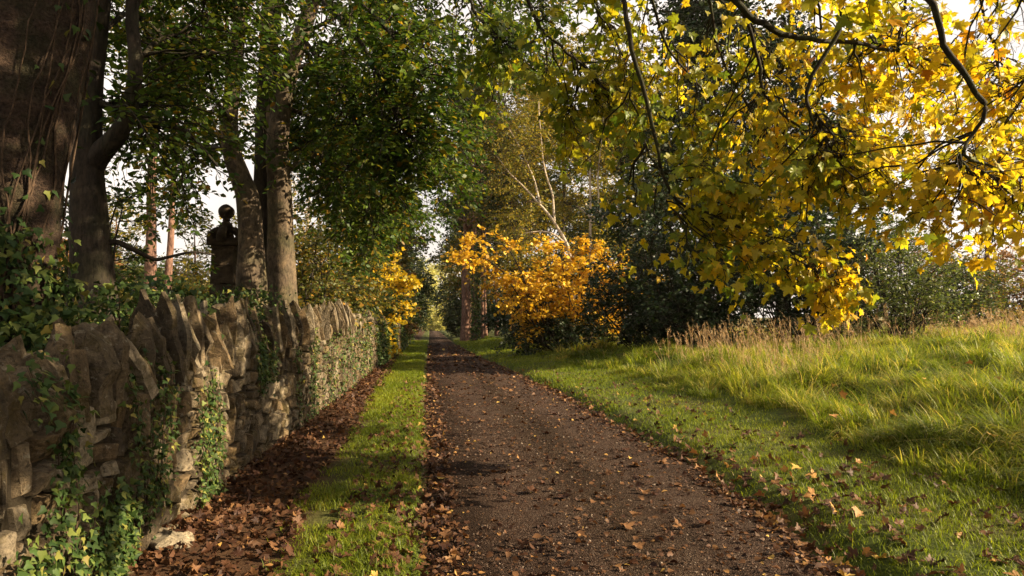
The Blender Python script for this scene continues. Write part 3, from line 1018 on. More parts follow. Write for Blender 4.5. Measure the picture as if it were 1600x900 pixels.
    b2 = at(417, 470, YB)
    rootB = empty('beech_tree', (b2[0], b2[1], 0.6), 'straight dark beech trunk wedged between two paler trunks', 'tree', 'large trees behind the wall')
    g = Geo()
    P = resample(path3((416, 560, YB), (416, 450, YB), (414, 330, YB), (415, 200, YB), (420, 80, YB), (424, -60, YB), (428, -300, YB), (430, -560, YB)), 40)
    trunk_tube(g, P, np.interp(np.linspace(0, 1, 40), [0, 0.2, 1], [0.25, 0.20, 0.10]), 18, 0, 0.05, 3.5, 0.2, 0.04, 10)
    g.build('trunk', M['bark_dark'], rootB)  # darker bark than the neighbours: shade beside the pale trunk put into colour
    YC = 12.2
    b3 = at(440, 470, YC)
    rootC = empty('beech_tree', (b3[0], b3[1], 0.6), 'smooth pale beech trunk lit by the sun, forking high up', 'tree', 'large trees behind the wall')
    g = Geo()
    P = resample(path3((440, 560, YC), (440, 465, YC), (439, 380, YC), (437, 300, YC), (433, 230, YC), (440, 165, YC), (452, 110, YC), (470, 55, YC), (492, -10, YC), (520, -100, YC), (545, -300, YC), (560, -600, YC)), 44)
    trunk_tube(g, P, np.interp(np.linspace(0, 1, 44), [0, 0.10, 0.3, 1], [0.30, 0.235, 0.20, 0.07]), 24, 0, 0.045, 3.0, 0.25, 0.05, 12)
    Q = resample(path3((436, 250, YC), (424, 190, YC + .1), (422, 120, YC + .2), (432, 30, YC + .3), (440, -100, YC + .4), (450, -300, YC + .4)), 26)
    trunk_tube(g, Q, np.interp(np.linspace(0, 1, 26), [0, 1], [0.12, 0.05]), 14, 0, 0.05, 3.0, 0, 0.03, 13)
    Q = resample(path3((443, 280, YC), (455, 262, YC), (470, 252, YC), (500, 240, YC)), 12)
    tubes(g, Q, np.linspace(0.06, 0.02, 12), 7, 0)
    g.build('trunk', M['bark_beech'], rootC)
    setA = [((366, 110, Y), (320, 60, Y + 1), (270, 80, Y + 2), (230, 150, Y + 2.5)), ((374, 30, Y), (330, -60, Y), (260, -40, Y), (190, 20, Y)), ((362, 240, Y), (330, 230, Y + .6), (300, 250, Y + 1.2), (270, 300, Y + 1.5)),
            ((370, -100, Y), (300, -150, Y - 1), (200, -100, Y - 2), (110, -20, Y - 2.5)), ((358, 190, Y), (330, 150, Y - 1), (290, 150, Y - 1.6), (240, 190, Y - 2))]
    setB = [((420, 80, YB), (460, 110, YB + 1), (500, 160, YB + 2), (530, 230, YB + 2.5)), ((424, -60, YB), (500, -40, YB - 1.5), (590, 30, YB - 2.5), (660, 120, YB - 3)), ((424, -60, YB), (360, -40, YB + 1), (310, 40, YB + 2), (280, 120, YB + 2.5)),
            ((428, -300, YB), (560, -280, YB), (700, -180, YB + 1), (800, -40, YB + 1.5)), ((415, 200, YB), (450, 210, YB + 1), (500, 260, YB + 2), (540, 320, YB + 2.6)), ((428, -300, YB), (500, -200, YB + 2), (600, -80, YB + 4), (680, 40, YB + 5))]
    setC = [((452, 110, YC), (520, 100, YC), (600, 160, YC + .5), (660, 250, YC + 1)), ((470, 55, YC), (560, 20, YC + 1), (660, 70, YC + 2), (730, 160, YC + 2.6)), ((492, -10, YC), (600, -80, YC), (720, -30, YC + .5), (800, 80, YC + 1)),
            ((520, -100, YC), (640, -160, YC + 2), (760, -80, YC + 3), (830, 60, YC + 4)), ((433, 230, YC), (500, 240, YC + .4), (560, 290, YC + .8), (590, 350, YC + 1)), ((440, 165, YC), (500, 190, YC + 1.2), (570, 230, YC + 2), (640, 330, YC + 2.6)),
            ((470, 55, YC), (530, 140, YC - 1), (560, 200, YC - 2), (585, 280, YC - 2.5)), ((492, -10, YC), (560, 60, YC - 1.5), (610, 160, YC - 2.5), (640, 230, YC - 3)), ((545, -300, YC), (680, -260, YC + 1), (800, -120, YC + 2), (880, 40, YC + 3)),
            ((520, -100, YC), (600, 40, YC + 3), (680, 180, YC + 5), (720, 280, YC + 6)), ((470, 55, YC), (520, 200, YC + 2.5), (560, 310, YC + 4), (590, 370, YC + 5))]
    for root, st, ns, nt_, sd in ((rootA, setA, 130, 1000, 31), (rootB, setB, 260, 2200, 32), (rootC, setC, 560, 5200, 33)):
        rr = np.random.default_rng(sd)
        limbs = np.stack([resample(path3(*p), 9) for p in st])
        b = Geo()
        tubes(b, limbs, grad(limbs, 0.045, 0.012), 6, 0)
        b.build('bough', M['bark_dark'], root)
        c = Geo()
        foliage(c, rr, limbs, ns, nt_, 8, 0.098, OVATE, 1.25, 0.45, 0.25, 0.5, t0=0.10)
        c.build('crown', [M['beech_leaf'], M['bark_dark']], root)


left_trees()


# ------------------------------------------------------------------ ivy
def surface_ivy(name, label, roots, steps, spread, n_leaf_per, surf, r, size, stem_r=0.004, base=(0, 0, 0), group=None, off=0.02, vein=True):
    """ivy: stems that walk over a surface, surf(u, v) -> point, normal; leaves lie over the stems"""
    root = empty(name, base, label, 'ivy', group)
    sg, lg = Geo(), Geo()
    for (u0, v0, du, dv) in roots:
        u, v = u0, v0
        pu, pv = [u], [v]
        for k in range(steps):
            du += r.normal(0, 0.35)
            du *= 0.8
            nv = dv * (0.6 + 0.8 * r.random())
            u += spread * du
            v += nv
            pu.append(u)
            pv.append(v)
        pu, pv = np.array(pu), np.array(pv)
        Pp, Nn = surf(pu, pv)
        path = Pp + Nn * off * 0.6
        tubes(sg, path, np.linspace(stem_r, stem_r * 0.4, len(path)), 4, 0)
        m = n_leaf_per
        kk = r.random(m) * (len(pu) - 1)
        uu = np.interp(kk, np.arange(len(pu)), pu) + r.normal(0, spread * 1.5, m)
        vv = np.interp(kk, np.arange(len(pv)), pv) + r.normal(0, spread * 1.5, m)
        Q, Nq = surf(uu, vv)
        Q = Q + Nq * (off * (0.3 + 2.2 * r.random(m)))[:, None]
        ax = -UP * 0.7 + r.normal(0, 0.6, (m, 3)) + Nq * 0.25
        nor = Nq + UP * 0.35 + r.normal(0, 0.4, (m, 3))
        leaf_set(lg, r, Q, ax, nor, size * (0.6 + 0.8 * r.random(m)), IVYLEAF, 0)
    sg.build('stem', M['vine'], root)
    lg.build('foliage', M['ivy_leaf'], root)
    return root


def wall_surface(u, v):
    """u along the wall, v height; past the masonry the surface leans back over the coping"""
    h = masonry_height(u)
    top = np.maximum(v - h, 0)
    P = np.stack([wall_x(u) + 0.015 - 0.35 * top, u, v], -1)
    n = np.tile(np.array([1.0, 0, 0]), (len(u), 1)) + UP * (top[:, None] > 0) * 0.6
    return P, unit(n)


def wall_ivy():
    r = np.random.default_rng(41)
    G = 'ivy plants on the stone wall'

    def patch(label, y0, y1, z0, rise, stems, leaves, size=0.05, steps=9, sp=0.05):
        rr = [(r.uniform(y0, y1), z0 + 0.05 * r.random(), r.normal(0, 0.3), rise / steps) for _ in range(stems)]
        surface_ivy('ivy', label, rr, steps, sp, leaves, wall_surface, r, size * 0.78, base=(float(wall_x(y0)), (y0 + y1) / 2, 0.0), group=G)

    patch('thick ivy low on the nearest stretch of wall', 2.9, 4.4, 0.0, 0.55, 15, 110, 0.055)
    patch('ivy climbing the wall over its coping beside the thick vine-wrapped trunk', 3.6, 3.9, 0.5, 0.8, 4, 80, 0.055, 12)
    patch('ivy trailing down the wall below the tallest leaning coping slab', 4.6, 5.0, 0.3, 0.95, 6, 100, 0.05, 12)
    patch('ivy strands on shaded wall opposite the pale wall stone', 5.6, 6.3, 0.1, 0.9, 7, 110, 0.05, 11)
    patch('ivy tuft hanging from the coping in front of the pale sunlit trunk', 7.6, 8.6, 0.9, 0.8, 8, 130, 0.055, 9)
    patch('sunlit ivy spread over the brightest stretch of wall', 9.8, 13.2, 0.05, 1.5, 13, 85, 0.06, 12, 0.09)
    patch('ivy thinly covering the sunlit wall just before the yellow bush', 14.0, 21.0, 0.05, 1.7, 15, 80, 0.08, 12, 0.16)
    patch('dense dark ivy mounding over the wall beneath the yellow bush', 23.0, 33.0, 0.05, 2.0, 40, 120, 0.12, 12, 0.22)
    patch('ivy blanketing the last visible stretch of wall', 36.0, 45.0, 0.05, 1.8, 30, 100, 0.14, 12, 0.25)


wall_ivy()


def trunk_ivy():
    """bare vine stems and leaves on the thick trunk at the left edge"""
    r = np.random.default_rng(43)
    Y = 5.0
    C = resample(path3((-70, 640, Y), (-55, 480, Y), (-30, 330, Y), (2, 180, Y), (30, 50, Y), (52, -80, Y + 0.05), (80, -300, Y + 0.1)), 50)
    RR = np.interp(np.linspace(0, 1, 50), [0, 0.2, 0.5, 1.0], [0.565, 0.48, 0.445, 0.42])

    def surf(u, v):
        f = np.clip(v, 0, 1) * 49
        c = np.stack([np.interp(f, np.arange(50), C[:, k]) for k in range(3)], -1)
        rr = np.interp(f, np.arange(50), RR)
        n = np.stack([np.sin(u), -np.cos(u), np.zeros_like(u)], -1)
        return c + n * (rr * 1.0)[:, None], n

    roots = [(r.uniform(-0.4, 1.9), r.uniform(0.0, 0.1), r.normal(0, 0.4), 0.030) for _ in range(3)]
    roots += [(r.uniform(0.9, 1.7), r.uniform(0.0, 0.25), r.normal(0, 0.7), 0.030) for _ in range(8)]
    root = surface_ivy('ivy', 'bare brown vine stems and dark ivy leaves on thick leaning trunk', roots, 30, 0.10, 8, surf, r, 0.06, 0.009, (C[10][0], C[10][1], 0.6), 'ivy on the tree trunks', 0.012)
    lg = Geo()
    m = 2600
    v = r.beta(1.3, 2.6, m) * 0.62
    u = r.uniform(-1.0, 2.0, m) * (1 - 0.2 * v)
    keep = (noise2(u * 1.0, v * 8, 1.3) + 0.55 - 1.3 * v > 0) & ~((u > 0.25) & (v > 0.30) & (r.random(m) < 0.8))
    u, v = u[keep], v[keep]
    Q, Nq = surf(u, v)
    m = len(u)
    Q = Q + Nq * (0.02 + 0.14 * r.random(m))[:, None]
    leaf_set(lg, r, Q, -UP * 0.7 + r.normal(0, 0.6, (m, 3)), Nq + UP * 0.3 + r.normal(0, 0.45, (m, 3)), 0.06 * (0.6 + 0.8 * r.random(m)), IVYLEAF, 0)
    lg.build('foliage', M['ivy_leaf'], root)

    # ivy mass on the bank at the foot of the trunks, spilling onto the coping
    def bank(px0, px1, Y0, py, hgt, label, n):
        rr = np.random.default_rng(int(px0) + 99)
        a, b = at(px0, py, Y0), at(px1, py, Y0)
        root = empty('ivy', ((a + b) / 2)[:2].tolist() + [0.6], label, 'ivy', 'ivy mounds behind the wall')
        sg, g2 = Geo(), Geo()
        t = rr.random(n)
        p = a + (b - a) * t[:, None]
        p[:, 0] += rr.normal(0, 0.16, n)
        p[:, 1] += rr.normal(0, 0.3, n)
        p[:, 2] += hgt * (rr.random(n) - 0.6) + 0.10 * noise2(p[:, 1] * 2, p[:, 0] * 2, 1.2)
        leaf_set(g2, rr, p, -UP * 0.6 + rr.normal(0, 0.6, (n, 3)), np.array([0.6, -0.5, 0.6]) + rr.normal(0, 0.5, (n, 3)), 0.055 * (0.6 + 0.8 * rr.random(n)), IVYLEAF, 0)
        S = np.stack([resample(np.stack([a + (b - a) * q + rr.normal(0, 0.1, 3) + np.array([0, 0, -hgt * 0.6]), a + (b - a) * q + rr.normal(0, 0.2, 3)]), 5) for q in rr.random(14)])
        tubes(sg, S, grad(S, 0.008, 0.003), 4, 0)
        sg.build('stem', M['vine'], root)
        g2.build('foliage', M['ivy_leaf'], root)

    bank(-30, 105, 5.0, 512, 0.42, 'dark ivy heaped at the foot of the thick leaning trunk', 1000)
    bank(130, 260, 6.0, 480, 0.5, 'ivy clump behind the coping at the foot of dark forked trunk', 900)
    bank(330, 420, 8.6, 468, 0.35, 'small ivy clump behind coping below the ball-topped gate pier', 500)


trunk_ivy()


# ------------------------------------------------------------------ gate pier, rear wall and what lies beyond on the left
def lathe(prof, c, sides=20):
    prof = np.array(prof, float)
    ang = np.linspace(0, 2 * np.pi, sides, endpoint=False)
    V = np.stack([c[0] + prof[:, :1] * np.cos(ang), c[1] + prof[:, :1] * np.sin(ang), c[2] + prof[:, 1:2] * np.ones((1, sides))], -1)
    n = len(prof)
    idx = np.arange(n * sides).reshape(n, sides)
    F = np.stack([idx[:-1], np.roll(idx[:-1], -1, 1), np.roll(idx[1:], -1, 1), idx[1:]], -1).reshape(-1, 4)
    return V.reshape(-1, 3), F


def rough_block(g, r, lo, hi, n=9, amp=0.012):
    lo, hi = np.array(lo, float), np.array(hi, float)
    u = np.linspace(-1, 1, n)
    A, B = np.meshgrid(u, u)
    O = np.ones_like(A)
    off = r.random(3) * 30
    t3 = np.tile(r.random(3), (n * n, 1))
    for X, Y, Z in [(O, A, B), (-O, -A, B), (-A, O, B), (A, -O, B), (A, B, O), (A, -B, -O)]:
        P = np.stack([X, Y, Z], -1)
        e = 1 - 0.02 * (np.sort(np.abs(P), -1)[..., 1:2] > 0.99)
        Q = (lo + hi) / 2 + (hi - lo) / 2 * P * e
        for k in range(3):
            Q[..., k] += amp * noise3(Q + off + 7 * k, 7.0) + amp * 0.5 * noise3(Q + off + 3 * k, 19.0)
        idx = np.arange(n * n).reshape(n, n)
        F = np.stack([idx[:-1, :-1], idx[:-1, 1:], idx[1:, 1:], idx[1:, :-1]], -1).reshape(-1, 4)
        g.add(Q.reshape(-1, 3), F, 0, t3)


def gate_pier():
    r = np.random.default_rng(51)
    Y = 13.5
    c = at(351, 450, Y)
    root = empty('gate_pier', (c[0], c[1], 0.6), 'tall weathered stone gate pier topped with a ball', 'gate pier')
    k = Y / FPX
    h = lambda py: at(351, py, Y)[2]
    hw = 17 * k
    g = Geo()
    z = 0.5
    ztop = h(385)
    while z < ztop - 0.05:
        z1 = min(z + 0.30 + 0.1 * r.random(), ztop)
        rough_block(g, r, (c[0] - hw + 0.01 * r.random(), c[1] - hw, z), (c[0] + hw - 0.01 * r.random(), c[1] + hw, z1 - 0.004), 7, 0.014)
        z = z1
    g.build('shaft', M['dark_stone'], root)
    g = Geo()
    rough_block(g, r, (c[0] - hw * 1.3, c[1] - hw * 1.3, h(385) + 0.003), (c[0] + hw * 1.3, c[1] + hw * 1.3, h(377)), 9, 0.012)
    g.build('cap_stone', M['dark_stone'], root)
    g = Geo()
    for sx, sy in ((-1, 0), (1, 0), (0, -1), (0, 1)):
        q = resample(np.array([(c[0] + sx * hw * 1.1, c[1] + sy * hw * 1.1, h(377)), (c[0] + sx * hw * 1.25, c[1] + sy * hw * 1.25, h(369)), (c[0] + sx * hw * 0.9, c[1] + sy * hw * 0.9, h(362)), (c[0] + sx * hw * 0.45, c[1] + sy * hw * 0.45, h(358)), (c[0] + sx * hw * 0.25, c[1] + sy * hw * 0.25, h(349))]), 14)
        trunk_tube(g, q, np.interp(np.linspace(0, 1, 14), [0, 0.3, 1], [0.10, 0.085, 0.05]), 10, 0, 0.08, 9.0)
    V, F = lathe([(0.0, h(358) - h(377)), (0.15, h(358) - h(377)), (0.11, h(350) - h(377)), (0.06, h(346) - h(377)), (0.05, h(344) - h(377))], (c[0], c[1], h(377)), 16)
    g.add(V, F)
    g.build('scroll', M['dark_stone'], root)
    g = Geo()
    rb = 11.5 * k
    prof = [(0.05, 0), (0.075, 0.02), (0.06, 0.05)] + [(rb * math.sin(a), 0.04 + rb - rb * math.cos(a)) for a in np.linspace(0.5, math.pi, 12)]
    V, F = lathe(prof, (c[0], c[1], h(346)), 20)
    V = V + 0.012 * np.stack([noise3(V, 8), noise3(V + 5, 8), noise3(V + 9, 8)], -1)
    g.add(V, F)
    g.build('ball_finial', M['dark_stone'], root)

    # low rear wall joining the pier, buried in ivy
    a, b = np.array((c[0] - 0.6, c[1] + 0.1)), at(120, 450, 11.0)[:2]
    ztop = at(260, 456, 12.2)[2]
    root = empty('stone_wall', (*((a + b) / 2), 0.6), 'low rear wall buried in ivy, running up to the gate pier', 'wall')
    g = Geo()
    n = 22
    for i in range(n):
        p = a + (b - a) * (i + 0.5) / n
        hh = ztop - 0.06 + 0.14 * r.random()
        w = np.linalg.norm(b - a) / n * 0.47
        zz = 0.5
        while zz < hh - 0.1:
            z1 = zz + 0.22 + 0.2 * r.random()
            if z1 > hh - 0.12:
                z1 = hh
            rough_block(g, r, (p[0] - w, p[1] - 0.2, zz), (p[0] + w, p[1] + 0.2, z1 - 0.01), 5, 0.03)
            zz = z1
    g.build('masonry', M['stone'], root)
    ivy = empty('ivy', (*((a + b) / 2), 0.6), 'ivy covering the low rear wall beside the gate pier', 'ivy', 'ivy mounds behind the wall')
    m = 2600
    t = r.random(m)
    p = np.zeros((m, 3))
    p[:, :2] = a + (b - a) * t[:, None] + r.normal(0, 0.16, (m, 2))
    p[:, 1] -= 0.15
    p[:, 2] = ztop + 0.10 * noise2(t * 14, t * 0, 1.0) + 0.05 - 1.0 * r.random(m) ** 2.0
    lg = Geo()
    leaf_set(lg, r, p, -UP * 0.5 + r.normal(0, 0.6, (m, 3)), np.array([0.3, -0.7, 0.6]) + r.normal(0, 0.5, (m, 3)), 0.085 * (0.6 + 0.8 * r.random(m)), IVYLEAF, 0)
    lg.build('foliage', M['ivy_leaf'], ivy)


gate_pier()


def loose_stones():
    r = np.random.default_rng(61)
    for px, py, sz, lab, rot in ((266, 858, (0.09, 0.17, 0.05), 'pale fallen stone lying at the foot of the near wall', 0.5), (562, 738, (0.05, 0.09, 0.03), None, 0.2)):
        if lab is None:
            continue
        Y = EYE * FPX / (py - 505)
        p = at(px, py, Y)
        o = slab_mesh('fallen_stone', r, 0.13, 0.26, 0.11, 8)
        o.T = [np.tile([1.0, 0.5, 0.5], (len(t), 1)) for t in o.T]
        ob = o.build('fallen_stone', M['stone'])
        ob.location = (p[0], p[1], float(ground_z(p[0], p[1])) + 0.02)
        ob.rotation_euler = (0.15, 0.2, 0.9)
        tag(ob, lab, 'stone')


loose_stones()


# ------------------------------------------------------------------ the overhanging maple on the right
def maple():
    r = np.random.default_rng(71)
    bx, by = 5.6, -1.6
    z0 = float(ground_z(bx, by, False)) - 0.1
    root = empty('maple_tree', (bx, by, z0), 'autumn maple with drooping mossy boughs of yellow lobed leaves over the verge', 'tree')
    tip = np.array((bx - 0.3, by + 0.3, 8.5))
    P = resample(np.array([(bx, by, z0), (bx + 0.05, by, 1.8), (bx - 0.1, by + 0.1, 3.6), (bx - 0.2, by + 0.2, 5.5), tip]), 30)
    g = Geo()
    trunk_tube(g, P, np.interp(np.linspace(0, 1, 30), [0, 0.15, 1], [0.42, 0.30, 0.13]), 24, 0, 0.05, 3.0, 0.4, 0.04, 2)
    g.build('trunk', M['bark_beech'], root)

    def bough(start_z, via, pts, r0, r1, n=40):
        st = np.array((bx - 0.15, by + 0.15, start_z))
        v = [st] + [np.array(q) for q in via] + [at(*p) for p in pts]
        Q = resample(np.array(v), n)
        f = np.linspace(0, 1, n)
        k = len(via) + 1
        e = k / (len(v) - 1)
        rr = np.interp(f, [0, e, e + 0.1, 1], [r0, r0 * 0.45, r0 * 0.36, r1])
        return Q, rr

    B = []
    B.append(bough(6.2, [(4.2, 1.5, 6.6)], [(1060, -110, 5.0), (1140, 0, 5.1), (1195, 40, 5.2), (1250, 50, 5.3), (1320, 60, 5.5), (1400, 74, 5.7), (1490, 95, 5.9), (1580, 130, 6.1)], 0.10, 0.012))
    B.append(bough(5.6, [(5.6, 1.6, 5.9)], [(1440, -110, 4.6), (1455, 0, 4.6), (1480, 80, 4.6), (1528, 145, 4.6), (1537, 172, 4.6), (1515, 212, 4.7), (1500, 250, 4.7), (1560, 282, 4.8), (1572, 325, 4.9)], 0.09, 0.008))
    B.append(bough(6.0, [(4.6, 1.5, 6.3)], [(1310, -100, 5.2), (1315, 0, 5.2), (1308, 62, 5.2), (1272, 140, 5.3), (1285, 200, 5.4), (1310, 240, 5.6), (1345, 262, 5.8)], 0.08, 0.008))
    B.append(bough(6.8, [(2.9, 2.0, 7.0)], [(950, -160, 6.0), (963, 0, 6.0), (975, 100, 6.0), (1000, 186, 6.1), (1018, 258, 6.2), (1048, 324, 6.3), (1102, 345, 6.4), (1160, 375, 6.5), (1215, 392, 6.6), (1262, 420, 6.6)], 0.085, 0.006))
    B.append(bough(7.4, [(2.4, 2.5, 8.0)], [(800, -120, 7.2), (829, 0, 7.2), (851, 45, 7.2), (907, 94, 7.3), (940, 135, 7.4), (975, 175, 7.6)], 0.085, 0.007))
    B.append(bough(7.6, [(2.0, 2.5, 8.4)], [(720, -120, 8.0), (735, 0, 8.0), (765, 40, 8.0), (782, 70, 8.1), (790, 110, 8.2)], 0.07, 0.006))
    B.append(bough(6.4, [(4.0, 1.8, 6.8)], [(1120, -120, 5.8), (1150, -40, 5.8), (1190, 90, 6.0), (1210, 150, 6.1), (1270, 200, 6.3), (1330, 230, 6.6), (1400, 250, 6.9)], 0.07, 0.006))
    B.append(bough(6.6, [(4.8, 2.2, 7.2)], [(1290, -140, 7.4), (1330, -20, 7.6), (1390, 70, 7.8), (1440, 150, 8.0), (1480, 200, 8.2), (1520, 210, 8.4)], 0.07, 0.006))
    B.append(bough(6.6, [(3.6, 2.2, 7.2)], [(1080, -140, 7.2), (1110, 0, 7.4), (1130, 90, 7.6), (1180, 180, 7.8), (1240, 235, 8.0), (1290, 260, 8.2)], 0.07, 0.006))
    B.append(bough(5.4, [(6.8, 1.8, 5.8)], [(1560, -120, 4.8), (1600, 0, 5.0), (1640, 90, 5.0), (1650, 170, 5.2), (1640, 260, 5.4)], 0.07, 0.008))
    B.append(bough(6.6, [(5.6, 2.8, 7.6)], [(1400, -160, 7.0), (1420, -20, 7.2), (1400, 80, 7.4), (1360, 160, 7.6), (1350, 220, 7.8), (1385, 260, 8.0)], 0.06, 0.006))
    B.append(bough(6.6, [(3.0, 2.4, 7.4)], [(1000, -140, 6.6), (1020, -20, 6.7), (1050, 70, 6.8), (1090, 130, 7.0), (1110, 180, 7.2), (1125, 220, 7.4)], 0.06, 0.006))
    B.append(bough(5.9, [(6.6, 2.4, 6.9)], [(1500, -140, 6.8), (1540, 0, 7.0), (1560, 100, 7.2), (1572, 180, 7.4), (1600, 240, 7.5)], 0.06, 0.006))
    B.append(bough(6.5, [(4.4, 2.4, 7.3)], [(1240, -140, 6.8), (1270, 0, 7.0), (1285, 110, 7.2), (1325, 190, 7.4)], 0.06, 0.006))
    B.append(bough(7.0, [(3.0, 2.4, 7.8)], [(890, -150, 7.0), (922, -20, 7.2), (955, 50, 7.4), (990, 110, 7.6)], 0.06, 0.006))
    for Q, rr in B:
        Q = Q + np.cumsum(r.normal(0, 0.011, Q.shape), 0)
        g = Geo()
        tubes(g, Q, rr * 0.78 * (1 + 0.12 * noise3(Q, 9.0)), 9, 0)
        g.build('bough', M['bark_mossy'], root)

    def tint_by(pos, r_):
        # greener to the left and up, yellower over the meadow
        px = (pos[:, 0] - 0.45 * (pos[:, 1] - 6)) / 3.2
        a = np.clip(0.08 + 0.145 * (pos[:, 0] - 0.6) + 0.16 * noise3(pos, 1.1), 0.04, 0.58)
        t = np.clip(a + r_.normal(0, 0.16, len(pos)), 0.0, 1.0)
        return np.stack([t, r_.random(len(pos)), r_.random(len(pos))], -1)

    c = Geo()
    tails = np.stack([resample(Q[(26 if k < 3 else 14):38], 24) for k, (Q, _) in enumerate(B)])
    S, L, _, _ = spawn(r, tails, 290, 0.06, 1.0, 0.85, 0.45, 48, 0.12, 0.35, 7, 0.06, 0.4)
    S = S + np.linspace(0, 1, 7)[None, :, None] ** 1.2 * np.array([0.05, 0.55, 0.06])      # shoots reach for the open side
    tubes(c, S, grad(S, 0.010, 0.004), 5, 1)
    T, L2, _, _ = spawn(r, S, 1550, 0.1, 1.0, 0.36, 0.4, 45, 0.15, 0.35, 4, 0.06, 0.3)
    subs = np.stack([resample(path3(*q), 10) for q in [
        ((1048, 324, 6.3), (1095, 368, 6.4), (1150, 390, 6.45), (1205, 405, 6.5)), ((1160, 375, 6.5), (1225, 390, 6.55), (1272, 410, 6.6), (1298, 440, 6.6)),
        ((1215, 392, 6.6), (1262, 415, 6.6), (1285, 432, 6.55), (1302, 452, 6.5)), ((1018, 258, 6.2), (1060, 280, 6.3), (1110, 290, 6.5)), ((1102, 345, 6.4), (1140, 330, 6.6), (1190, 335, 6.8))]])
    tubes(c, subs, grad(subs, 0.010, 0.003), 5, 1)
    S2, _, _, _ = spawn(r, subs, 70, 0.15, 1.0, 0.36, 0.4, 48, 0.12, 0.35, 7, 0.06, 0.3)
    tubes(c, S2, grad(S2, 0.006, 0.003), 4, 1)
    T4, _, _, _ = spawn(r, S2, 215, 0.1, 1.0, 0.26, 0.4, 45, 0.15, 0.35, 4, 0.06, 0.3)
    T2, L3, _, _ = spawn(r, tails, 240, 0.05, 1.0, 0.4, 0.4, 50, 0.3, 0.3, 4, 0.06, 0.3)
    T = np.concatenate([T, T2, T4])
    tubes(c, T, grad(T, 0.0045, 0.002), 4, 1)
    n = len(T)
    per = 4
    i = np.repeat(np.arange(n), per)
    t = 0.25 + 0.75 * np.tile(np.arange(per) / (per - 1), n)
    pos, tan = polyat(T, i, t)
    pet = unit(tan * 0.5 + r.normal(0, 0.6, (len(pos), 3)) + np.array([0, 0, -0.2]))
    pl = 0.05 + 0.09 * r.random(len(pos))
    lp = pos + pet * pl[:, None]
    Pt = np.stack([pos, pos + pet * pl[:, None] * 0.5 - UP * 0.004, lp], 1)
    tubes(c, Pt, np.full(Pt.shape[:2], 0.0016), 3, 1)
    ax = pet * 0.7 + r.normal(0, 0.3, (len(pos), 3)) + np.array([0, 0, -0.55])
    nor = UP * 0.8 + r.normal(0, 0.45, (len(pos), 3)) + np.array([0.15, -0.35, 0])
    leaf_set(c, r, lp, ax, nor, 0.090 * (0.50 + 0.85 * r.random(len(pos))), MAPLE, 0, tint_by(lp, r), 1.1)
    c.build('crown', [M['maple_leaf'], M['bark_mossy']], root)

    # unseen upper crown, filled out with added limbs to shade the near wall
    u = Geo()
    top = P[14:][None]
    Lm, _, _, _ = spawn(r, top, 14, 0.25, 1.0, 3.2, 0.25, 65, 0.05, 0.4, 7, 0.05, 0.3)
    tubes(u, Lm, grad(Lm, 0.06, 0.012), 6, 1)
    foliage(u, r, Lm, 200, 1300, 5, 0.13, BROAD, 1.2, 0.4, 0.1, 0.4, tfun=tint_by)
    heads = np.stack([resample(Q[3:10], 9) for Q, _ in B])  # extra leaves on the unseen bough starts, added to shade the wall
    foliage(u, r, heads, 130, 1200, 5, 0.11, MAPLE, 0.9, 0.4, 0.0, 0.4, tfun=tint_by, t0=0.0)
    hub = np.array((bx - 0.2, by + 0.3, 5.0))  # limbs from here are put in to block sun on left wall and trunks
    side = [((6.5, 0.6, 6.4), (6.0, 3.0, 7.3), (5.4, 4.9, 7.6)), ((5.0, 0.8, 6.6), (4.4, 2.6, 7.4), (3.6, 3.4, 7.8)), ((6.8, 0.2, 6.0), (7.6, 2.6, 7.0), (7.4, 4.8, 7.6)), ((6.6, -0.2, 5.4), (7.6, 1.0, 5.5), (8.4, 2.2, 5.4)),
            ((7.0, -0.6, 5.6), (8.6, 0.4, 6.2), (9.6, 1.8, 6.4)), ((6.4, 0.4, 5.6), (6.8, 1.6, 5.6), (7.0, 2.8, 5.4)), ((6.6, 0.6, 7.0), (7.6, 3.4, 8.2), (8.0, 5.8, 8.6)), ((5.6, 1.0, 7.4), (5.8, 3.4, 8.8), (5.8, 5.2, 9.4))]
    sl = np.stack([resample(np.array([hub + np.array((0, 0, 0.5 * k / 2.0)), *q]), 9) for k, q in enumerate(side)])
    tubes(u, sl, grad(sl, 0.06, 0.012), 6, 1)
    foliage(u, r, sl, 150, 1050, 5, 0.13, MAPLE, 0.9, 0.4, 0.05, 0.4, tfun=tint_by, t0=0.25)
    u.build('upper_shade_crown', [M['maple_leaf'], M['bark_mossy']], root)


maple()


# ------------------------------------------------------------------ the rest of the planting
def XY(px, Y):
    p = at(px, 505, Y)
    return float(p[0]), Y


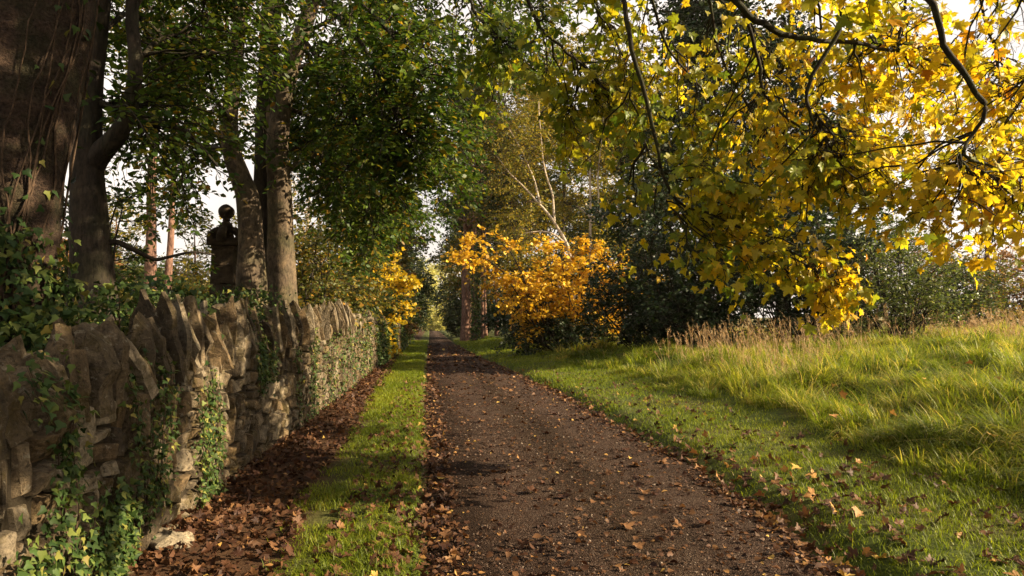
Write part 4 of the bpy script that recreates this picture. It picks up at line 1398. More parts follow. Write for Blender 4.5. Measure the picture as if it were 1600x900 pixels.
def planting():
    # sunny side, from the drive outwards
    shrub('beech_bush', 'spreading bush of bright orange autumn leaves on the right verge', 'bush', XY(892, 29.0), 5.2, 4.0, 10500, M['orange_leaf'], 0.145, M['bark_dark'], 101, stems=22, tpl=BROAD, spread=1.0, flat=0.88, droop=0.18, low=0.22, updir=0.8, twig=0.6, sec=0.40, stem_r=0.05, ry=2.4, arms=[path3((850, 540, 28), (815, 470, 28), (770, 410, 27.5), (712, 398, 27)), path3((850, 540, 28), (820, 440, 28), (790, 385, 28), (745, 375, 28)), path3((865, 540, 29), (930, 470, 29), (985, 430, 29), (1020, 440, 29))])
    shrub('laurel_bush', 'low dark evergreen under the orange bush', 'bush', XY(872, 28.6), 1.6, 2.4, 6000, M['holly_leaf'], 0.13, M['bark_dark'], 102, stems=20, spread=1.1)
    # dark evergreens
    shrub('holly_bush', 'wide dark glossy holly bush behind the long grass', 'bush', XY(1085, 21.5), 7.6, 3.5, 21000, M['holly_leaf'], 0.14, M['bark_dark'], 103, stems=30, spread=1.1, low=0.03, sec=0.4, twig=0.45, ry=2.4)
    shrub('holly_bush', 'dark holly bush between the orange bush and wide holly', 'bush', XY(1000, 24.0), 3.6, 2.2, 9000, M['holly_leaf'], 0.14, M['bark_dark'], 104, stems=24, spread=1.1, low=0.03, sec=0.4)
    shrub('holly_bush', 'dark holly bush beside the pale grey green bush', 'bush', XY(1235, 22.0), 6.6, 2.7, 14000, M['holly_leaf'], 0.14, M['bark_dark'], 105, stems=26, spread=1.1, low=0.03, sec=0.4)
    generic_tree('yew_tree', 'tall nearly black yew tree behind the maple boughs', 'tree', XY(1100, 35), 21.0, 0.4, 0.06, 4.9, 24000, M['holly_leaf'], 0.28, M['bark_dark'], 106, 'column', n_limb=60)
    generic_tree('woodland_tree', 'dark green tree behind the pale grey green bush', 'tree', XY(1325, 33), 10.5, 0.3, 0.06, 3.4, 9000, M['hedge_leaf'], 0.24, M['bark_dark'], 109, 'oval', n_limb=40)
    generic_tree('yew_tree', 'dark yew tree showing between the yellow maple leaves', 'tree', XY(1225, 34), 16, 0.4, 0.06, 4.5, 20000, M['holly_leaf'], 0.27, M['bark_dark'], 107, 'column', n_limb=50)
    shrub('grey_willow', 'pale grey green small-leaved bush lit by the sun at the meadow edge', 'bush', XY(1395, 19.5), 4.0, 2.3, 16000, M['grey_leaf'], 0.085, M['bark_dark'], 108, stems=26, spread=1.0, low=0.03, sec=0.45, twig=0.4)
    # hedge and little trees on the right, beyond the meadow
    for k, (px, Y, h, rad, m, lab) in enumerate([(1470, 34, 4.8, 2.6, 'hedge_leaf', 'dark green bush right of the pale grey green bush, beyond the meadow'), (1530, 33, 3.9, 2.6, 'olive_leaf', 'olive bush beyond the meadow under the bare tree'), (1590, 35, 5.4, 2.8, 'rust_leaf', 'russet bush beyond the meadow standing between two olive bushes'), (1665, 34, 4.5, 2.8, 'olive_leaf', 'tall olive bush closing the meadow beyond the russet bush'), (1440, 40, 6.4, 3.0, 'rust_leaf', 'brown leaved thicket behind the pale grey green bush')]):
        shrub('hedge_bush', lab, 'bush', XY(px, Y), h, rad, 5200, M[m], 0.17, M['bark_dark'], 120 + k, group='bushes beyond the meadow', stems=18, spread=1.1, low=0.03, sec=0.45, twig=0.6)
    # birches with pale stems
    for k, (px, Y, stems_, lab) in enumerate([
        (905, 33.0, [((900, 470), (888, 388), (866, 345), (845, 318), (822, 292), (798, 268), (775, 240)), ((866, 345), (862, 305), (850, 265), (846, 220), (842, 160)), ((888, 385), (862, 366), (836, 364), (815, 368)), ((845, 318), (836, 280), (820, 240), (800, 200))], 'birch with a pale stem leaning left above the orange bush'),
        (930, 36.0, [((926, 470), (924, 380), (922, 300), (920, 230), (922, 150), (928, 60)), ((924, 352), (936, 320), (935, 280), (940, 230), (946, 170)), ((922, 340), (905, 325), (896, 318)), ((920, 262), (905, 245), (890, 235), (880, 222)), ((938, 345), (948, 325), (958, 312))], 'birch with upright pale twin stems behind the orange bush')]):
        r = np.random.default_rng(130 + k)
        x, y = XY(px, Y)
        root = empty('birch_tree', (x, y, 0.5), lab, 'tree', 'birches')
        g = Geo()
        limbs = []
        for j, st in enumerate(stems_):
            Q = resample(path3(*[(a, b, Y) for a, b in st]), 18)
            Q = Q + np.cumsum(r.normal(0, 0.015, Q.shape), 0)
            if j == 0:
                Q[0, 2] = 0.3
            tubes(g, Q, np.linspace(0.095 if j == 0 else 0.06, 0.02, 18), 8, 0)
            limbs.append(resample(Q[6:], 9))
        g.build('trunk', M['bark_birch'], root)
        limbs = np.stack(limbs)
        c = Geo()
        foliage(c, r, limbs, 110, 800, 6, 0.13, DIAMOND, 1.7, 0.8, 0.25, 0.3, 0.012, 0.005, hang=0.4, t0=0.2)
        c.build('crown', [M['gold_leaf'], M['vine']], root)
    # fine golden trees behind the birches
    generic_tree('birch_tree', 'tall golden birch behind the pale stemmed birches', 'tree', XY(880, 44), 18, 0.2, 0.12, 4.6, 24000, M['gold_leaf'], 0.20, M['bark_dark'], 135, 'oval', 'birches', n_limb=34)
    generic_tree('birch_tree', 'golden green birch right of the twin pale stems', 'tree', XY(970, 46), 18, 0.2, 0.10, 4.4, 22000, M['olive_leaf'], 0.20, M['bark_dark'], 136, 'oval', 'birches', n_limb=34)
    generic_tree('birch_tree', 'olive birch beside the tall pines', 'tree', XY(805, 50), 20, 0.2, 0.2, 4.6, 22000, M['olive_leaf'], 0.21, M['bark_dark'], 137, 'oval', 'birches', n_limb=34)
    # pines along the drive
    for k, (px, Y, tr, h, lab) in enumerate([(727, 55, 0.30, 22, 'pine with a broad bare reddish trunk closest to the drive'), (753, 56, 0.16, 20, 'slim pine trunk right of the ivy clad pine'), (759, 59, 0.13, 20, 'slimmest pale pine trunk in the row'), (734, 62, 0.2, 21, 'thin pine half hidden behind the broad reddish pine'), (776, 58, 0.16, 20, 'pine trunk behind the left edge of the orange bush')]):
        generic_tree('pine_tree', lab, 'tree', XY(px, Y), h, tr, 0.42, 3.4, 5200, M['pine_leaf'], 0.26, M['bark_pine'], 140 + k, 'oval', 'pines along the drive', lean=(-0.012 if k == 0 else 0.0, 0), n_limb=20)
    ivp = generic_tree('pine_tree', 'pine with its trunk wrapped in green ivy', 'tree', XY(743, 53), 20, 0.26, 0.45, 3.2, 5000, M['pine_leaf'], 0.26, M['bark_pine'], 146, 'oval', 'pines along the drive', n_limb=18)
    r = np.random.default_rng(147)
    m = 2200
    x, y = XY(743, 53)
    zz = 0.2 + 8 * r.random(m) ** 1.2
    aa = r.uniform(0, 2 * np.pi, m)
    n_ = np.stack([np.cos(aa), np.sin(aa), np.zeros(m)], -1)
    p = np.stack([np.full(m, x), np.full(m, y), zz], -1) + n_ * (0.28 + 0.14 * r.random(m))[:, None]
    g = Geo()
    leaf_set(g, r, p, -UP + r.normal(0, 0.5, (m, 3)), n_ + r.normal(0, 0.4, (m, 3)), 0.17, IVYLEAF, 0)
    iv = empty('ivy', (x, y, 0.2), 'ivy sheathing a pine trunk beside the drive', 'ivy', 'ivy on the tree trunks')
    g.build('foliage', M['ivy_leaf'], iv)
    # conifers and dark hedging on the right of the far drive
    for k, (px, Y, h, rad, m, lab) in enumerate([(716, 70, 5.5, 1.7, 'pine_leaf', 'rounded dark conifer beside the far drive behind the broad pine'), (712, 84, 6.5, 1.7, 'pine_leaf', 'dark conifer further up the right side of the drive'), (812, 46, 4.0, 2.2, 'holly_leaf', 'dark laurel under the pines'), (838, 42, 3.6, 2.3, 'holly_leaf', 'dark laurel left of the orange bush'), (880, 38, 4.2, 3.0, 'holly_leaf', 'dark laurel directly behind the orange bush'), (760, 72, 5.5, 2.4, 'holly_leaf', 'dark evergreen behind the pine trunks')]):
        shrub('evergreen_bush', lab, 'bush', XY(px, Y), h, rad, 5200, M[m], 0.22, M['bark_dark'], 150 + k, group='evergreens beside the far drive', stems=20, spread=1.0, low=0.03, sec=0.45, twig=0.6)
    for k, (px, Y, h, m, lab) in enumerate([(738, 74, 17, 'olive_leaf', 'olive tree arching over the far drive from the right'), (724, 96, 18, 'pine_leaf', 'dark tree further along the right of the drive'), (722, 118, 18, 'olive_leaf', 'distant olive tree right of the drive end'), (760, 78, 22, 'pine_leaf', 'tall dark pine crown rising behind the pines'), (850, 62, 21, 'pine_leaf', 'tall dark pine behind the golden birches'), (1000, 52, 20, 'pine_leaf', 'tall dark pine behind the yew'), (800, 72, 22, 'olive_leaf', 'tall olive tree far behind the pines'), (940, 64, 20, 'olive_leaf', 'tall olive tree behind the twin birches')]):
        generic_tree('woodland_tree', lab, 'tree', XY(px, Y), h, 0.28, 0.12, min(4.6, (px - 684) * Y / FPX), 11000, M[m], 0.34, M['bark_dark'], 160 + k, 'oval', 'woodland trees right of the drive', n_limb=30)
    # the sunlit trees closing the drive
    for k, (px, Y, h, m, lab) in enumerate([(680, 150, 9, 'pale_glow_leaf', 'sunlit pale yellow tree closing the end of the drive'), (686, 172, 15, 'pale_glow_leaf', 'pale tree behind the sunlit one at the drive end'), (664, 160, 15, 'pale_glow_leaf', 'pale green tree left of the drive end'), (636, 140, 11, 'hedge_leaf', 'dark green tree left of the drive end')]):
        generic_tree('distant_tree', lab, 'tree', XY(px, Y), h, 0.3, 0.08, 4.0, 3600, M[m], 0.5, M['bark_dark'], 170 + k, 'oval', 'trees at the end of the drive', n_limb=26)
    for k, (px, Y, h, lab) in enumerate([(672, 146, 4.5, 'pale sunlit bush at the left of the drive end'), (690, 140, 4.0, 'pale sunlit bush at the right of the drive end')]):  # bushes put in to brighten the end of the drive
        shrub('distant_bush', lab, 'bush', XY(px, Y), h, 2.6, 2600, M['pale_glow_leaf'], 0.4, M['bark_dark'], 176 + k, 'trees at the end of the drive', stems=16, low=0.02, sec=0.5, twig=0.8)
    # left of the drive beyond the wall
    shrub('hazel_bush', 'bright yellow bush leaning over the wall', 'bush', XY(566, 27.0), 4.4, 1.75, 7500, M['yellow_leaf'], 0.15, M['bark_dark'], 180, stems=18, tpl=BROAD, flat=0.7, low=0.25, sec=0.5, twig=0.5, ry=2.2)
    for k, (px, Y, h, rad, m, ls, lab) in enumerate([(470, 17.5, 3.6, 1.5, 'olive_leaf', .12, 'olive bush behind the wall right of the pale trunk'), (510, 20.5, 4.0, 1.7, 'olive_leaf', .13, 'olive bush with orange tints behind the sunlit wall'), (535, 24, 4.4, 1.5, 'hedge_leaf', .14, 'green bush behind the wall, left of the yellow bush'), (585, 38, 5.0, 1.9, 'rust_leaf', .18, 'russet bush behind the yellow bush'), (600, 46, 5.2, 2.0, 'hedge_leaf', .2, 'dark green bush overhanging the far wall'), (612, 60, 5.6, 2.1, 'hedge_leaf', .22, 'dark green bush beyond the end of the wall'), (626, 78, 6.0, 2.2, 'hedge_leaf', .25, 'green bush far up the left side of the drive'), (638, 98, 5.8, 2.2, 'olive_leaf', .3, 'last olive bush before the end of the drive')]):
        shrub('hedge_bush', lab, 'bush', XY(px, Y), h, rad, 6500, M[m], ls, M['bark_dark'], 190 + k, group='bushes behind the wall', stems=20, spread=1.0, low=0.04, sec=0.5, twig=0.5)
    for k, (px, Y, h, rad, m, lab) in enumerate([(622, 70, 14, 3.4, 'pine_leaf', 'dark pine standing beyond the yellow bush'), (634, 92, 13, 3.6, 'pine_leaf', 'dark pine left of the far drive'), (642, 120, 13, 3.8, 'hedge_leaf', 'green tree left of the drive near its end'), (585, 60, 10, 3.0, 'olive_leaf', 'olive tree behind the yellow bush')]):
        generic_tree('woodland_tree', lab, 'tree', XY(px, Y), h, 0.28, 0.12, min(rad * 1.15, (672 - px) * Y / FPX), 11000, M[m], 0.34, M['bark_dark'], 210 + k, 'oval', 'woodland trees left of the drive', n_limb=26)
    shrub('elder_bush', 'dark leafy bush squeezed between the thick leaning trunk and forked trunk', 'bush', (at(92, 470, 8.6)[0], 8.6), 3.4, 0.8, 3600, M['hedge_leaf'], 0.07, M['bark_dark'], 228, stems=12, low=0.05, sec=0.6, twig=0.35)
    # tall slender young trees seen through the beech leaves
    generic_tree('birch_tree', 'slender sunlit tree behind the olive bushes', 'tree', XY(475, 24), 8.5, 0.09, 0.25, 1.8, 4200, M['olive_leaf'], 0.12, M['bark_birch'], 220, 'oval', 'birches', n_limb=24)
    generic_tree('pine_tree', 'sunlit reddish pine seen past dark forked trunk', 'tree', XY(232, 25), 16, 0.21, 0.45, 2.6, 3600, M['olive_leaf'], 0.14, M['bark_pine'], 221, 'oval', 'pines on the hillside', n_limb=18, cb_r=0.2)
    generic_tree('pine_tree', 'thinner leaning pine left of the gate pier', 'tree', XY(258, 29), 16, 0.16, 0.42, 2.6, 3600, M['olive_leaf'], 0.15, M['bark_pine'], 222, 'oval', 'pines on the hillside', lean=(0.03, 0), n_limb=18, cb_r=0.2)
    for k, (px, Y, h, rad, m, lab) in enumerate([(60, 40, 3.4, 3.2, 'rust_leaf', 'russet bush on the hillside behind the thick trunk'), (150, 60, 3.0, 4.0, 'olive_leaf', 'olive bush high on the hillside'), (215, 48, 2.4, 3.0, 'hedge_leaf', 'green hillside bush left of the slim pines'), (305, 44, 2.8, 3.0, 'gold_leaf', 'golden hillside bush between the slim pines and gate pier'), (280, 70, 3.4, 4.2, 'olive_leaf', 'olive hillside bush far behind the gate pier'), (352, 50, 6.4, 3.4, 'gold_leaf', 'golden bush straight behind the gate pier'), (410, 50, 4, 3.4, 'olive_leaf', 'olive bush behind the three close trunks'), (455, 46, 7, 3.2, 'rust_leaf', 'rust coloured bush behind the pale trunk')]):
        shrub('hillside_bush', lab, 'bush', XY(px, Y), h, rad, 4200, M[m], 0.22, M['bark_dark'], 230 + k, group='bushes on the hillside', stems=18, spread=1.0, low=0.03, sec=0.5, twig=0.7)
    for k, (px, Y, h, m, lab) in enumerate([(175, 56, 7.0, 'gold_leaf', 'thin golden tree standing on the hillside left of the slim pines'), (300, 60, 7.5, 'olive_leaf', 'loose olive tree on the hillside between the slim pines and gate pier'), (372, 64, 8.5, 'gold_leaf', 'golden tree on the hillside behind the ball of the gate pier')]):
        generic_tree('hillside_tree', lab, 'tree', XY(px, Y), h, 0.16, 0.1, 2.6, 2600, M[m], 0.24, M['bark_pine'], 244 + k, 'oval', 'trees on the hillside', n_limb=20)
    # the bare pinkish tree in the far right corner
    r = np.random.default_rng(250)
    for px, Y, h, lab, sd in ((1545, 44, 15, 'nearly leafless tree with fine pinkish twigs beyond the meadow', 1), (1640, 50, 14, 'second leafless tree further right beyond the meadow', 2)):
        generic_tree('bare_tree', lab, 'tree', XY(px, Y), h, 0.22, 0.2, 4.5, 2600, M['rust_leaf'], 0.10, M['bark_pine'], 250 + sd, 'dome', 'bare trees beyond the meadow', n_limb=30)


planting()


# ------------------------------------------------------------------ grass, litter, gravel
def blades(g, r, x, y, z, h, w, bend, tint, segs=3, mat=0, dirx=None):
    n = len(x)
    az = r.uniform(0, 2 * np.pi, n)
    d = np.stack([np.cos(az), np.sin(az)], -1)
    if dirx is not None:
        d = unit(d * 0.8 + dirx)
    sd = np.stack([-d[:, 1], d[:, 0]], -1)
    rot = r.uniform(-1, 1, n)[:, None]
    sd = unit(sd + d * rot * 0.7)
    s = np.linspace(0, 1, segs + 1)
    horiz = bend[:, None] * h[:, None] * s ** 1.8
    vert = h[:, None] * (s - 0.45 * np.minimum(bend, 1.6)[:, None] * s ** 2.2)
    cx = x[:, None] + d[:, :1] * horiz
    cyy = y[:, None] + d[:, 1:] * horiz
    cz = z[:, None] + vert
    ww = w[:, None] * (1 - s ** 1.6) * 0.5 + 0.0004
    L = np.stack([cx - sd[:, :1] * ww, cyy - sd[:, 1:] * ww, cz], -1)
    Rr = np.stack([cx + sd[:, :1] * ww, cyy + sd[:, 1:] * ww, cz], -1)
    V = np.stack([L, Rr], 2).reshape(n, -1, 3)
    k = 2 * (segs + 1)
    f = np.array([[2 * j, 2 * j + 1, 2 * j + 3, 2 * j + 2] for j in range(segs)])
    F = (np.arange(n)[:, None, None] * k + f[None]).reshape(-1, 4)
    g.add(V.reshape(-1, 3), F, mat, np.repeat(tint, k, 0))


def depth_sample(r, n, y0, y1, p=1.0):
    """more of them near the camera"""
    u = r.random(n)
    if p == 1.0:
        return y0 * (y1 / y0) ** u
    a, b = y0 ** (1 - p), y1 ** (1 - p)
    return (a + (b - a) * u) ** (1 / (1 - p))


def short_grass():
    r = np.random.default_rng(301)
    g = Geo()
    # right verge
    n = 120000
    y = depth_sample(r, n, 2.2, 60)
    x = road_right(y) - 0.06 + (0.02 + r.random(n) ** 0.95) * np.interp(y, [2, 10, 30, 60], [2.6, 2.3, 3.2, 3.0])
    l, e = road_edges(y)
    nz = noise2(x, y, 1.6) + 0.6 * noise2(x + 31, y, 4.0)
    keep = (x > e + 0.05 + 0.05 * nz) & (nz > -1.05 + 0.35 * (x < e + 0.2)) & (r.random(n) < np.clip(0.60 + 0.5 * nz, 0.12, 1))
    x, y, nz = x[keep], y[keep], nz[keep]
    # left verge
    n2 = 70000
    y2 = depth_sample(r, n2, 2.6, 60)
    half = np.interp(y2, [2, 6, 12, 20, 50], [1.1, 1.05, 1.0, 1.2, 1.5])
    x2 = road_edges(y2)[0] - 0.01 - half * r.random(n2)
    nz2 = noise2(x2, y2, 2.0) + 0.6 * noise2(x2 + 31, y2, 5.0)
    dens = np.clip(0.55 + 0.7 * nz2 - 1.0 * np.abs((x2 + half * 0.45) / half) ** 2 + 0.25 + np.clip((y2 - 7) / 9, 0, 0.5), 0.03, 1)
    k2 = r.random(n2) < dens
    x = np.concatenate([x, x2[k2]])
    y = np.concatenate([y, y2[k2]])
    nz = np.concatenate([nz, nz2[k2]])
    z = ground_z(x, y)
    m = len(x)
    sc = np.clip(y / 8.0, 1, 5)
    h = (0.035 + 0.055 * r.random(m)) * (1 + 0.35 * nz) * sc ** 0.35
    w = (0.0035 + 0.003 * r.random(m)) * sc
    t = np.clip(0.40 + 0.22 * noise2(x, y, 0.7) + r.normal(0, 0.2, m), 0, 1)
    blades(g, r, x, y, z - 0.005, h, w, 0.3 + 0.9 * r.random(m), np.stack([t, r.random(m), r.random(m)], -1), 2)
    tag(g.build('grass', M['grass']), 'short green grass on the verges beside the drive', 'grass', None, 'stuff')


def long_grass():
    r = np.random.default_rng(302)
    g = Geo()
    # tussocks: blades spring from clump centres and fall outwards
    nc = 5200
    yc = depth_sample(r, nc, 3.2, 45, 1.2)
    wid = np.interp(yc, [3, 10, 20, 45], [6, 9, 16, 34])
    xc = road_right(yc) + 1.9 + 0.45 * np.clip((8 - yc) / 4, 0, 1) + 0.3 * np.sin(yc * 0.8) + 0.25 * noise2(yc, yc * 0, 1.1) + wid * r.random(nc) ** 1.1
    keep = (noise2(xc, yc, 1.1) > -0.45)
    xc, yc = xc[keep], yc[keep]
    nc = len(xc)
    per = 38
    n = nc * per
    i = np.repeat(np.arange(nc), per)
    scl = np.clip(yc / 9.0, 1, 3.2)
    a = r.uniform(0, 2 * np.pi, n)
    rad = 0.13 * np.sqrt(r.random(n)) * scl[i] ** 0.7
    x = xc[i] + np.cos(a) * rad
    y = yc[i] + np.sin(a) * rad
    ch = 0.27 + 0.30 * r.random(nc) + 0.14 * noise2(xc, yc, 0.5)
    ch = ch * np.clip(0.5 + (xc - road_right(yc) - 1.9) / 1.6, 0.5, 1.0)
    h = ch[i] * (0.5 + 0.6 * r.random(n))
    w = (0.006 + 0.007 * r.random(n)) * scl[i]
    cl = r.uniform(0, 2 * np.pi, nc)
    lean = np.stack([np.cos(cl), np.sin(cl)], -1) * (0.3 + 0.8 * r.random(nc))[:, None] + np.array([-0.22, -0.12])
    fall = np.stack([np.cos(a), np.sin(a)], -1) * 0.8 + lean[i]
    tc = np.clip(0.47 + 0.25 * noise2(xc, yc, 0.35) + 0.012 * (xc - 5) + 0.20 * r.normal(size=nc), 0, 0.9)
    t = np.clip(tc[i] + r.normal(0, 0.14, n), 0, 1)
    t = np.where(r.random(n) < 0.06, 0.93 + 0.07 * r.random(n), t)
    flop = np.where(r.random(nc) < 0.22, 0.9, 0.0)
    blades(g, r, x, y, ground_z(x, y) - 0.02, h, w, (0.25 + 0.6 * np.clip(noise2(xc, yc, 0.9) + 0.3, 0, 1) + flop)[i] + 0.75 * r.random(n) ** 1.3, np.stack([t, r.random(n), r.random(n)], -1), 5, 0, fall)
    tag(g.build('long_grass', M['long_grass']), 'long tussocky meadow grass bending over on the bank', 'grass', None, 'stuff')
    # dry seed heads
    s = Geo()
    n = 2300
    y = depth_sample(r, n, 8.5, 26, 0.2)
    x = 5.9 + np.interp(y, [5, 10, 20, 26], [3, 6, 14, 18]) * r.random(n) ** 1.1
    keep = noise2(x, y, 0.33) > 0.20 - 0.022 * (y - 8)
    x, y = x[keep], y[keep]
    n = len(x)
    z = ground_z(x, y)
    h = 0.35 + 0.75 * r.random(n) ** 1.3
    k = np.linspace(0, 1, 6)
    ln = r.normal(0, 0.22, (n, 2)) + np.array([-0.1, 0])
    P = np.stack([x[:, None] + ln[:, :1] * h[:, None] * k ** 1.6, y[:, None] + ln[:, 1:] * h[:, None] * k ** 1.6, z[:, None] + h[:, None] * k * 0.95], -1)
    sc = np.clip(y / 9, 1, 2.5)
    tubes(s, P, (0.0016 * sc)[:, None] * np.linspace(1.2, 0.6, 6)[None], 3, 0, r.random((n, 3)))
    per = 16
    i = np.repeat(np.arange(n), per)
    tt = 0.72 + 0.28 * r.random(n * per)
    pos, tan = polyat(P, i, tt)
    ax = tan + r.normal(0, 0.38, (n * per, 3))
    leaf_set(s, r, pos, ax, r.normal(0, 1, (n * per, 3)), (0.055 * sc[i]) * (0.5 + r.random(n * per)) * (1.3 - tt + 0.3), (DIAMOND[0] * np.array([0.16, 1, 1]), DIAMOND[1]), 0)
    tag(s.build('dry_grass', M['straw']), 'dry tan grass stalks with feathery seed heads', 'grass', None, 'stuff')


def litter():
    r = np.random.default_rng(303)

    def lay(g, x, y, z, size, tint, tilt=0.5, tpl=MAPLE, curl=1.6):
        n = len(x)
        a = r.uniform(0, 2 * np.pi, n)
        ax = np.stack([np.cos(a), np.sin(a), r.normal(0, 0.25, n)], -1)
        nor = UP + r.normal(0, tilt, (n, 3))
        nor[:, 2] = np.abs(nor[:, 2])
        leaf_set(g, r, np.stack([x, y, z], -1), ax, nor, size, tpl, 0, tint, curl)

    # countable leaves on the gravel: each is a thing
    protos = []
    for k in range(9):
        g = Geo()
        rr = np.random.default_rng(400 + k)
        s = 0.12 * (0.8 + 0.5 * rr.random())
        tpl = MAPLE if k % 3 else BROAD
        V = tpl[0].copy()
        V[:, 1] -= 0.4
        bendx = rr.uniform(0.3, 1.4)
        V[:, 2] = V[:, 2] * 0.5 + bendx * (V[:, 0] ** 2) * (1 if rr.random() < .7 else -0.6) + rr.uniform(0.0, 0.8) * V[:, 1] ** 2 + 0.07 * np.sin(V[:, 0] * 11 + k) + 0.05
        V[:, 2] -= V[:, 2].min() - 0.03
        tint = np.tile([min(1, max(0, rr.normal(0.40, 0.24))), rr.random(), rr.random()], (len(V), 1))
        g.add(V * s, tpl[1], 0, tint)
        st = np.array([(0, -0.4, 0.10), (rr.uniform(-.1, .1), -0.65, 0.16), (rr.uniform(-.25, .25), -0.95, 0.05)]) * s
        tubes(g, resample(st, 5), np.full(5, 0.0016), 4, 0, np.array([[0.8, .5, .5]]))
        o = g.build('fallen_leaf', M['dead_leaf'])
        protos.append(o)
    n = 270
    y = depth_sample(r, n, 3.6, 16, 1.2)
    l, e = road_edges(y)
    side = r.random(n)
    x = np.where(side < 0.25, l + 0.35 * r.random(n) ** 1.5, np.where(side < 0.45, e - 0.4 * r.random(n) ** 1.5, l + (e - l) * r.random(n)))
    for k in range(n):
        o = protos[k % 9] if k < 9 else protos[k % 9].copy()
        if k >= 9:
            COL.objects.link(o)
        o.location = (x[k], y[k], float(road_z(x[k], y[k])) + 0.004)
        sc = (0.45 + 0.6 * r.random()) * float(np.interp(y[k], [3.6, 5.5, 8], [0.62, 0.8, 1.0]))
        o.scale = (sc, sc, sc * (0.7 + 0.6 * r.random()))
        o.rotation_euler = (r.normal(0, 0.16), r.normal(0, 0.16), r.uniform(0, 6.28))
        tag(o, 'curled brown fallen leaf lying on the gravel drive', 'leaf', 'fallen leaves on the drive')
    # the uncountable rest
    g = Geo()
    n = 5200
    y = depth_sample(r, n, 2.6, 34, 1.1)
    x = -1.86 + np.interp(y, [2, 7, 16, 30], [1.1, 0.85, 0.75, 0.45]) * r.random(n) ** 1.3 + 0.12 * noise2(y, y * 0, 1.0)
    z = ground_z(x, y) + 0.01 + 0.045 * r.random(n)
    t = np.clip(r.normal(0.36, 0.22, n), 0, 1)
    sc = np.clip(y / 12, 1, 2)
    k = r.random(n) < 0.45
    lay(g, x[k], y[k], z[k], (0.035 + 0.045 * r.random(n)[k]) * sc[k], np.stack([t, r.random(n), r.random(n)], -1)[k], 0.55)
    k = ~k
    x, y, z, t, sc = x[k], y[k], z[k], t[k], sc[k]
    n = len(x)
    lay(g, x, y, z, (0.028 + 0.036 * r.random(n)) * sc, np.stack([t, r.random(n), r.random(n)], -1), 0.6, BROAD, 2.0)
    n = 1500
    y = depth_sample(r, n, 2.6, 20, 1.1)
    x = -0.75 + 0.95 * r.random(n)
    z = np.maximum(ground_z(x, y), 0) + 0.01 + 0.04 * r.random(n)
    t = np.clip(r.normal(0.45, 0.25, n), 0, 1)
    lay(g, x, y, z, 0.03 + 0.045 * r.random(n), np.stack([t, r.random(n), r.random(n)], -1), 0.6)
    n = 1200
    y = depth_sample(r, n, 2.4, 22, 1.1)
    l, e = road_edges(y)
    x = e - 0.12 + 1.9 * r.random(n) ** 2.0
    z = np.maximum(ground_z(x, y), 0.0) + 0.015 + 0.03 * r.random(n)
    t = np.clip(r.normal(0.48, 0.27, n), 0, 1)
    lay(g, x, y, z, 0.035 + 0.06 * r.random(n), np.stack([t, r.random(n), r.random(n)], -1), 0.6)
    # crumbs of leaf on the gravel and drifts further along
    n = 10000
    y = depth_sample(r, n, 3.0, 50, 1.15)
    l, e = road_edges(y)
    u = r.random(n)
    u = np.where(r.random(n) < 0.4, np.where(r.random(n) < 0.6, 0.12 * r.random(n), 1 - 0.10 * r.random(n)), u)
    x = l + (e - l) * u
    z = road_z(x, y) + 0.004 + 0.010 * r.random(n)
    t = np.clip(r.normal(0.45, 0.25, n), 0, 1)
    sc = np.clip(y / 9, 1, 3)
    lay(g, x, y, z, (0.015 + 0.05 * r.random(n) ** 2) * sc, np.stack([t, r.random(n), r.random(n)], -1), 0.4, BROAD)
    # a few yellow ones caught on the meadow grass
    n = 26
    y = r.uniform(4, 13, n)
    x = 4 + 5 * r.random(n)
    t = r.uniform(0.85, 1, n)
    lay(g, x, y, ground_z(x, y) + 0.18 + 0.15 * r.random(n), 0.06 + 0.03 * r.random(n), np.stack([t, r.random(n), r.random(n)], -1), 0.6)
    tag(g.build('leaf_litter', M['dead_leaf']), 'drifts of brown fallen leaves along the wall foot and verges', 'leaves', None, 'stuff')

    # gravel stones
    g = Geo()
    n = 17000
    y = depth_sample(r, n, 2.8, 16, 1.3)
    l, e = road_edges(y)
    x = l + (e - l) * r.random(n)
    s = (0.0035 + 0.006 * r.random(n) ** 2) * np.clip(y / 6, 1, 1.8)
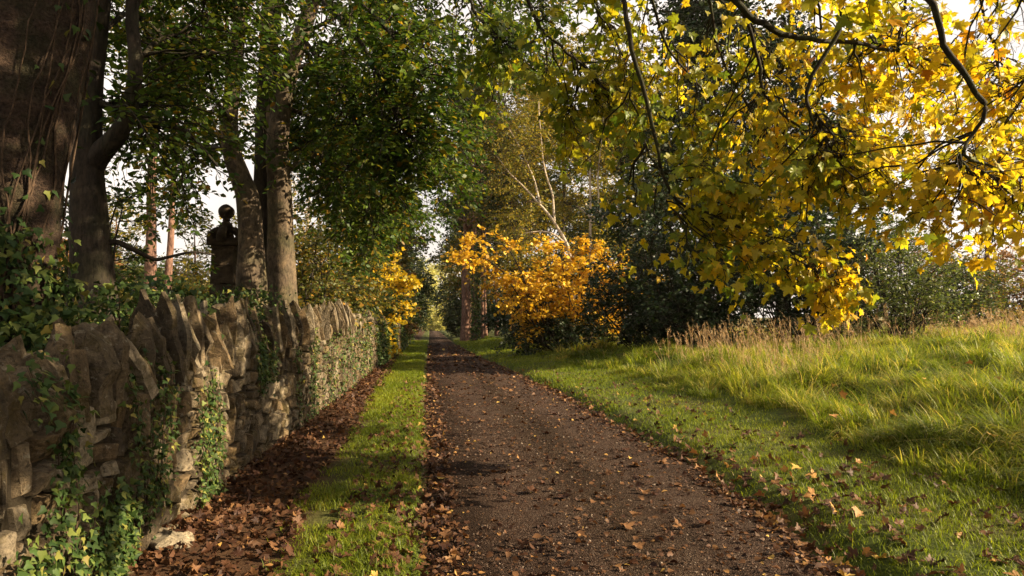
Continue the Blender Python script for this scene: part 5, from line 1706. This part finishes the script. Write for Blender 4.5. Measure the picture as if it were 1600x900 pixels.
    O = np.array([[1, 0, 0], [0, 1, 0], [-1, 0, 0], [0, -1, 0], [0, 0, 0.8], [0, 0, -0.8]])
    Fo = np.array([[0, 1, 4], [1, 2, 4], [2, 3, 4], [3, 0, 4]])
    V = np.stack([x, y, road_z(x, y) + 0.003], -1)[:, None] + (O[None] + r.normal(0, 0.3, (n, 6, 3))) * s[:, None, None]
    F = (np.arange(n)[:, None, None] * 6 + Fo[None]).reshape(-1, 3)
    t = r.random((n, 3))
    g.add(V.reshape(-1, 3), F, 0, np.repeat(t, 6, 0))
    n = 420
    y = depth_sample(r, n, 3.2, 20, 1.2)
    l, e = road_edges(y)
    x = l + (e - l) * r.beta(0.6, 0.6, n)
    s = 0.009 + 0.016 * r.random(n) ** 2.5
    V = np.stack([x, y, road_z(x, y) + 0.001], -1)[:, None] + (O[None] + r.normal(0, 0.35, (n, 6, 3))) * s[:, None, None]
    F = (np.arange(n)[:, None, None] * 6 + Fo[None]).reshape(-1, 3)
    t = 0.5 + 0.5 * r.random((n, 3))
    g.add(V.reshape(-1, 3), F, 0, np.repeat(t, 6, 0))
    tag(g.build('gravel', M['pebble'], None, False), 'loose small stones on the surface of the drive', 'gravel', None, 'stuff')


short_grass()
long_grass()
litter()


# ------------------------------------------------------------------ air
def haze():
    m, nt, out = new_mat('haze')
    v = N(nt, 'VolumePrincipled')
    v.inputs['Density'].default_value = 0.00015
    v.inputs['Color'].default_value = (1.0, 0.95, 0.86, 1)
    v.inputs['Anisotropy'].default_value = 0.2
    nt.links.new(v.outputs[0], out.inputs['Volume'])
    lo, hi = np.array((-410.0, -70.0, -3.0)), np.array((410.0, 910.0, 40.0))
    q = np.array([(x, y, z) for x in (0, 1) for y in (0, 1) for z in (0, 1)], float)
    g = Geo()
    g.add(lo + (hi - lo) * q, np.array([(0, 1, 3, 2), (4, 6, 7, 5), (0, 4, 5, 1), (2, 3, 7, 6), (0, 2, 6, 4), (1, 5, 7, 3)]))
    tag(g.build('haze', m, None, False), 'thin pale autumn haze over the whole place', 'haze', None, 'stuff')


haze()
